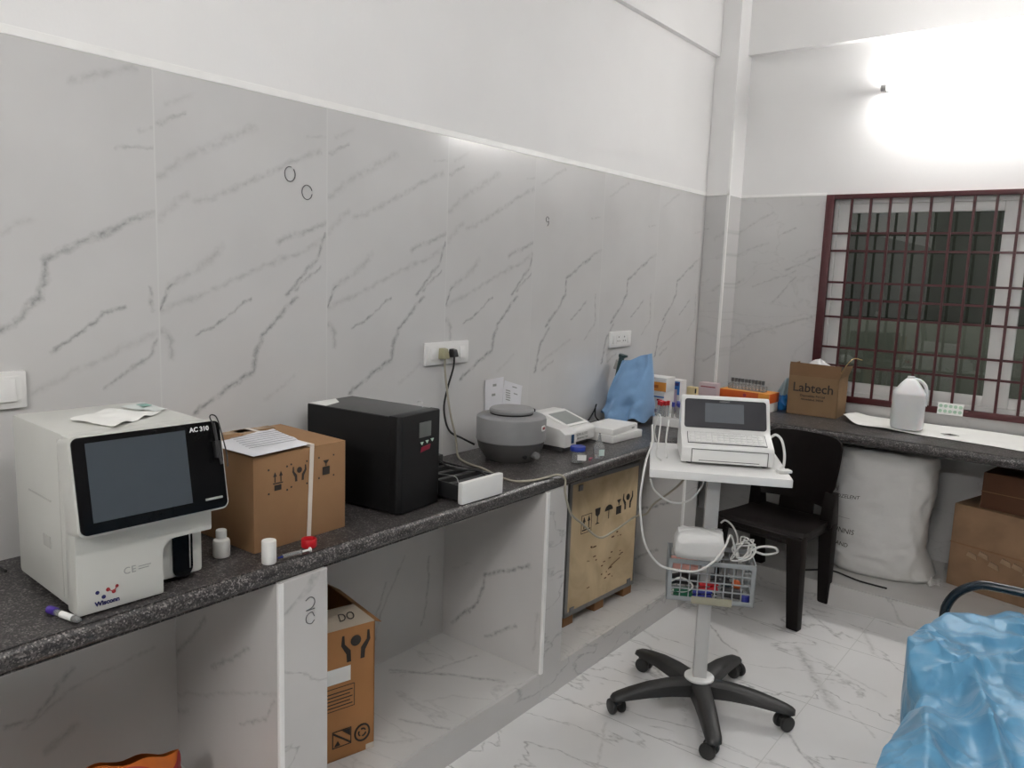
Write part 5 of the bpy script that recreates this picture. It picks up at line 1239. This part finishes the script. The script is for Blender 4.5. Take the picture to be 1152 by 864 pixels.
MB().box((-.070, .026, .003), (.064, .100, .0045), 0, SM2).build('display', mt_ecgs, bz, smooth=0)
text('lettering', 'CARDIART', .0075, mt_txtg, bz, SM2 @ Matrix.Translation((-.002, .1075, .0037)))
# paper door outlined on the front
pd = MB()
frame_rect(pd, -.125, .128, .008, .056, -.0045, .0005, .002, .002, .002, .002, 0)
pd.build('paper_door_gap', mt_gapk, eg, smooth=0)
pdoor = MB().box((-.123, -.0052, .010), (.126, .003, .054), .002).build('paper_door', mt_ecg, eg)
MB().box((-.10, -.0056, .0165), (.10, -.0050, .0185)).build('paper_slit', mt_gapk, pdoor, smooth=0)
def el(x, y, z):
    a = R(29); return (1.040 + x * math.cos(a) - y * math.sin(a), -2.128 + x * math.sin(a) + y * math.cos(a), .9435 + z)
mt_lead = pbr('white_lead_cable', (.68, .68, .66), rough=.45, var=.02)
o = MB().tube([el(.152, .130, .085), (el(.168, .120, .098)), el(.184, .095, .085), el(.192, .070, .045), el(.190, .052, .008), el(.180, .025, .0065), el(.172, .0, .0065), el(.176, -.02, .0065)], .0045, 8).build('patient_cable', mt_lead)
tag(o, 'thick white cable bent beside the recorder on the trolley tray', 'cable')
o = MB().box((-.024, -.014, 0), (.024, .014, .011), .004).build('cable_junction', mt_lead); o.location = el(.176, -.030, 0); o.rotation_euler[2] = R(50)
tag(o, 'small white cable junction block on the trolley tray beside the recorder', 'cable junction')
def lead(pts, r, label, name='lead_wire'):
    o = MB().tube([tl(*p) for p in pts], r, 7).build(name, mt_lead); tag(o, label, 'lead wire', None); return o
lead([(-.205, .205, .95), (-.215, .16, 1.0), (-.205, .13, 1.065), (-.195, .11, 1.05), (-.20, .06, .975), (-.205, -.02, .9475), (-.19, -.10, .9475)], .0030, 'white lead wire arched over the far tray corner, uppermost of three')
lead([(-.17, .195, .95), (-.168, .15, 1.02), (-.165, .12, 1.045), (-.172, .07, .985), (-.168, .0, .9475), (-.170, -.06, .9475)], .0028, 'white lead wire arched over the tray corner, ending beside the recorder')
lead([(-.215, .17, .95), (-.222, .13, 1.0), (-.225, .09, 1.03), (-.222, .03, .98), (-.235, -.05, .951), (-.242, -.15, .945), (-.249, -.215, .90), (-.252, -.235, .82), (-.230, -.225, .69), (-.18, -.185, .605), (-.12, -.160, .580), (-.05, -.160, .582), (.005, -.158, .62), (.040, -.145, .672), (.062, -.10, .70), (.085, -.07, .64)], .0038, 'long white lead wire looping down from tray to basket')
cl_pts = []
for k in range(46):
    a = k * 2 * PI / 9.0; cl_pts.append((.115 + .030 * math.cos(a) + .012 * math.sin(k * 1.7), -.035 + .020 * math.sin(a) + .015 * math.sin(k * .9), .628 + .030 * math.sin(a + .6) + .012 * math.cos(k * 1.1)))
lead(cl_pts, .0028, 'tangled white lead wire coil bunched above the basket rim', 'lead_coil')
lead([(.13, -.03, .62), (.17, -.06, .655), (.215, -.07, .66), (.225, -.06, .64), (.19, -.04, .622), (.15, -.03, .628)], .0040, 'white lead wire loop sticking out beside the coil')
lead([(.040, .035, .70), (.055, .03, .712), (.080, .025, .695), (.10, .025, .655), (.105, .03, .60), (.12, .03, .56)], .0034, 'white lead wire dropping behind the gauze packet into the basket')
lead([(-.05, -.12, .585), (-.02, -.16, .575), (-.06, -.20, .60), (-.02, -.05, .92)], .0028, 'x') if False else None
lead([(-.13, -.065, .50), (-.09, -.060, .515), (-.05, -.066, .49), (-.08, -.062, .465), (-.12, -.066, .47)], .0034, 'white lead wire curled inside the basket corner')
lead([(-.224, -.19, .90), (-.205, -.17, .855), (-.15, -.14, .812), (-.09, -.11, .812), (-.045, -.08, .860), (-.035, -.06, .908)], .0034, 'white lead wire sagging in a bow beneath the tray')

# ------------------------------------------------------------------ couch end with blue plastic sheet
mt_teal_tube = pbr('dark_teal_enamel_tube', (.008, .016, .024), rough=.25, var=.05)
mt_mattress = pbr('dark_mattress_vinyl', (.03, .04, .06), rough=.5)
bd = thing('examination_couch', 'dark teal tubular steel couch end under the blue plastic sheet', 'couch', (2.10, -3.25, 0), 0)
# head hoop
zt = .72
MB().tube([(-.412, 1.41, 0), (-.412, 1.41, .30), (-.411, 1.41, .50), (-.405, 1.41, .555), (-.379, 1.41, .603), (-.335, 1.41, .637), (-.28, 1.41, .649), (-.1, 1.41, .651), (.1, 1.41, .651), (.28, 1.41, .649), (.335, 1.41, .637), (.379, 1.41, .603), (.405, 1.41, .555), (.411, 1.41, .50), (.412, 1.41, .30), (.412, 1.41, 0)], .0145, 12, sub=6).build('hoop', mt_teal_tube, bd)
for y in (-1.0,):
    for x in (-.29, .29): MB().cyl((x, y, 0), (x, y, .236), .0135, n=14).build('leg', mt_teal_tube, bd)
MB().tube([(-.29, 1.41, .236), (-.29, -1.0, .236)], .0135, 10, sub=1).tube([(.29, 1.41, .236), (.29, -1.0, .236)], .0135, 10, sub=1).tube([(-.29, -1.0, .236), (.29, -1.0, .236)], .0135, 10, sub=1).tube([(-.41, 1.41, .236), (.41, 1.41, .236)], .0135, 10, sub=1).build('side_rail', mt_teal_tube, bd)
MB().box((-.30, -1.02, .252), (.30, 1.08, .485), .02).build('mattress', mt_mattress, bd)
mt_sheet = pbr('blue_plastic_sheet', S(80, 140, 176), rough=.40, var=.05, scale=4, sss=.0, bump=.32, bscale=11, sheen=.15)
def crease_bump(m):
    nt = m.node_tree; N, L = nt.nodes.new, nt.links.new; b = nt.nodes['Principled BSDF']
    tc = N('ShaderNodeTexCoord'); nz = N('ShaderNodeTexNoise'); nz.inputs['Scale'].default_value = 5; L(tc.outputs['Object'], nz.inputs['Vector'])
    sc = N('ShaderNodeVectorMath'); sc.operation = 'SCALE'; L(nz.outputs['Color'], sc.inputs[0]); sc.inputs['Scale'].default_value = .12
    ad = N('ShaderNodeVectorMath'); ad.operation = 'ADD'; L(tc.outputs['Object'], ad.inputs[0]); L(sc.outputs[0], ad.inputs[1])
    prev = None
    for s_, st in ((8, .55), (19, .40)):
        v = N('ShaderNodeTexVoronoi'); v.inputs['Scale'].default_value = s_; L(ad.outputs[0], v.inputs['Vector'])
        bp = N('ShaderNodeBump'); bp.inputs['Strength'].default_value = st; bp.inputs['Distance'].default_value = .35 / s_
        L(v.outputs['Distance'], bp.inputs['Height'])
        if prev: L(prev, bp.inputs['Normal'])
        prev = bp.outputs['Normal']
    L(prev, b.inputs['Normal'])
crease_bump(mt_sheet)
outl = [(-1.87, 1.815), (-1.94, 1.756), (-2.02, 1.712), (-2.09, 1.688), (-2.24, 1.664), (-2.39, 1.670), (-2.49, 1.698), (-2.56, 1.740), (-2.65, 1.736), (-2.75, 1.730), (-2.88, 1.732), (-3.1, 1.735), (-3.5, 1.735), (-4.2, 1.735)]
def edge_x(y):
    for (y0, x0), (y1, x1) in zip(outl, outl[1:]):
        if y1 <= y <= y0: return x0 + (x1 - x0) * (y - y0) / (y1 - y0)
    return outl[0][1] if y > outl[0][0] else outl[-1][1]
def ridge(x, y, ax, ay, bx, by, w, h):
    dx, dy = bx - ax, by - ay; l2 = dx * dx + dy * dy
    t = max(0, min(1, ((x - ax) * dx + (y - ay) * dy) / l2))
    d = math.hypot(x - ax - dx * t, y - ay - dy * t)
    return h * math.exp(-(d / w) ** 1.4) * math.sin(PI * (.12 + .8 * t))
folds = [(1.74, -2.20, 2.25, -1.99, .035, .030), (1.72, -2.32, 1.82, -2.22, .018, .022), (1.80, -2.30, 1.98, -2.95, .020, .034), (1.98, -2.16, 2.25, -2.45, .022, .040), (1.98, -2.16, 1.83, -2.48, .022, .028), (2.06, -2.22, 2.08, -2.9, .014, .020), (1.76, -2.60, 1.90, -3.3, .03, .028), (1.93, -2.36, 2.05, -2.33, .012, .016), (1.74, -2.52, 1.86, -2.44, .02, .030), (1.70, -2.26, 1.76, -2.42, .016, .020), (1.88, -2.62, 2.06, -3.1, .02, .026)]
def sheet2(u, v):
    y = -1.870 - 2.2 * v ** 1.25
    ex = edge_x(y)
    s_ = u
    if s_ < .16:      # hanging edge
        k = s_ / .16
        x = ex + .012 + .03 * (1 - k) + .012 * math.sin(y * 21) * (1 - k) - .012 * math.sin(PI * k); z = .30 + .235 * k
    elif s_ > .9:
        k = (s_ - .9) / .1; x = 2.47 + .03 * k; z = .56 - .24 * k
    else:
        k = (s_ - .16) / .74
        x = ex + .010 + (2.47 - ex - .010) * k ** 1.15
        z = .540 + .028 * min(1, k * 8) ** .6
        if v < .03: z -= .06 * (1 - v / .03) ** 2
        for f_ in folds: z += ridge(x, y, *f_)
        z += .010 * fb((x * 5, y * 5, 1), 1.6) + .004 * fb((x * 14, y * 14, 2), 1.5)
        z += .10 * (noise.voronoi((x * 4.2, y * 3.4, 1.3))[0][0] - .25) + .030 * noise.voronoi((x * 9 + y * 2, y * 8, 4.7))[0][0]
    return (x, y, z)
o = MB().grid(sheet2, 150, 240).solid(.0012).build('blue_sheet', mt_sheet, smooth=70)
tag(o, 'crumpled light blue plastic sheet spread over the couch', 'sheet')

# ------------------------------------------------------------------ camera, world, view
cd = bpy.data.cameras.new('camera'); cam = bpy.data.objects.new('camera', cd); COL.objects.link(cam)
yaw, pit, rol = R(-37.851), R(8.105), R(2.013)
fw = Vector((math.sin(yaw) * math.cos(pit), math.cos(yaw) * math.cos(pit), -math.sin(pit)))
r0 = Vector((math.cos(yaw), -math.sin(yaw), 0)); u0 = r0.cross(fw)
rr = r0 * math.cos(rol) + u0 * math.sin(rol); uu = u0 * math.cos(rol) - r0 * math.sin(rol)
cam.matrix_world = Matrix(((rr.x, uu.x, -fw.x, 2.0485), (rr.y, uu.y, -fw.y, -4.6387), (rr.z, uu.z, -fw.z, 1.572), (0, 0, 0, 1)))
cd.sensor_fit = 'HORIZONTAL'; cd.sensor_width = 36; cd.lens = 882.1 * 36 / 1152; cd.clip_start = .02
scene.camera = cam
ld = bpy.data.lights.new('added_yard_light', 'AREA'); ld.shape = 'RECTANGLE'; ld.size = 2.2; ld.size_y = .12; ld.energy = YARD_FILL; ld.color = (1, .98, .90)  # unseen lamp added outside to lighten what shows through the lower panes
lo = bpy.data.objects.new('added_yard_light', ld); COL.objects.link(lo); lo.location = (1.6, .26, 2.45); lo.rotation_euler = (R(22), 0, 0)
wd = bpy.data.worlds.new('night'); scene.world = wd; wd.use_nodes = True
wd.node_tree.nodes['Background'].inputs['Color'].default_value = (.24, .27, .25, 1)
wd.node_tree.nodes['Background'].inputs['Strength'].default_value = .45
vs = scene.view_settings
scene.display_settings.display_device = 'sRGB'
vs.view_transform = 'Standard'; vs.look = 'None'; vs.exposure = EXPOSURE; vs.gamma = 1; vs.use_curve_mapping = False
cy = scene.cycles
cy.max_bounces = 10; cy.diffuse_bounces = 6; cy.glossy_bounces = 4; cy.transmission_bounces = 8; cy.transparent_max_bounces = 12
cy.caustics_reflective = False; cy.caustics_refractive = False; cy.sample_clamp_indirect = 6
cy.use_denoising = True
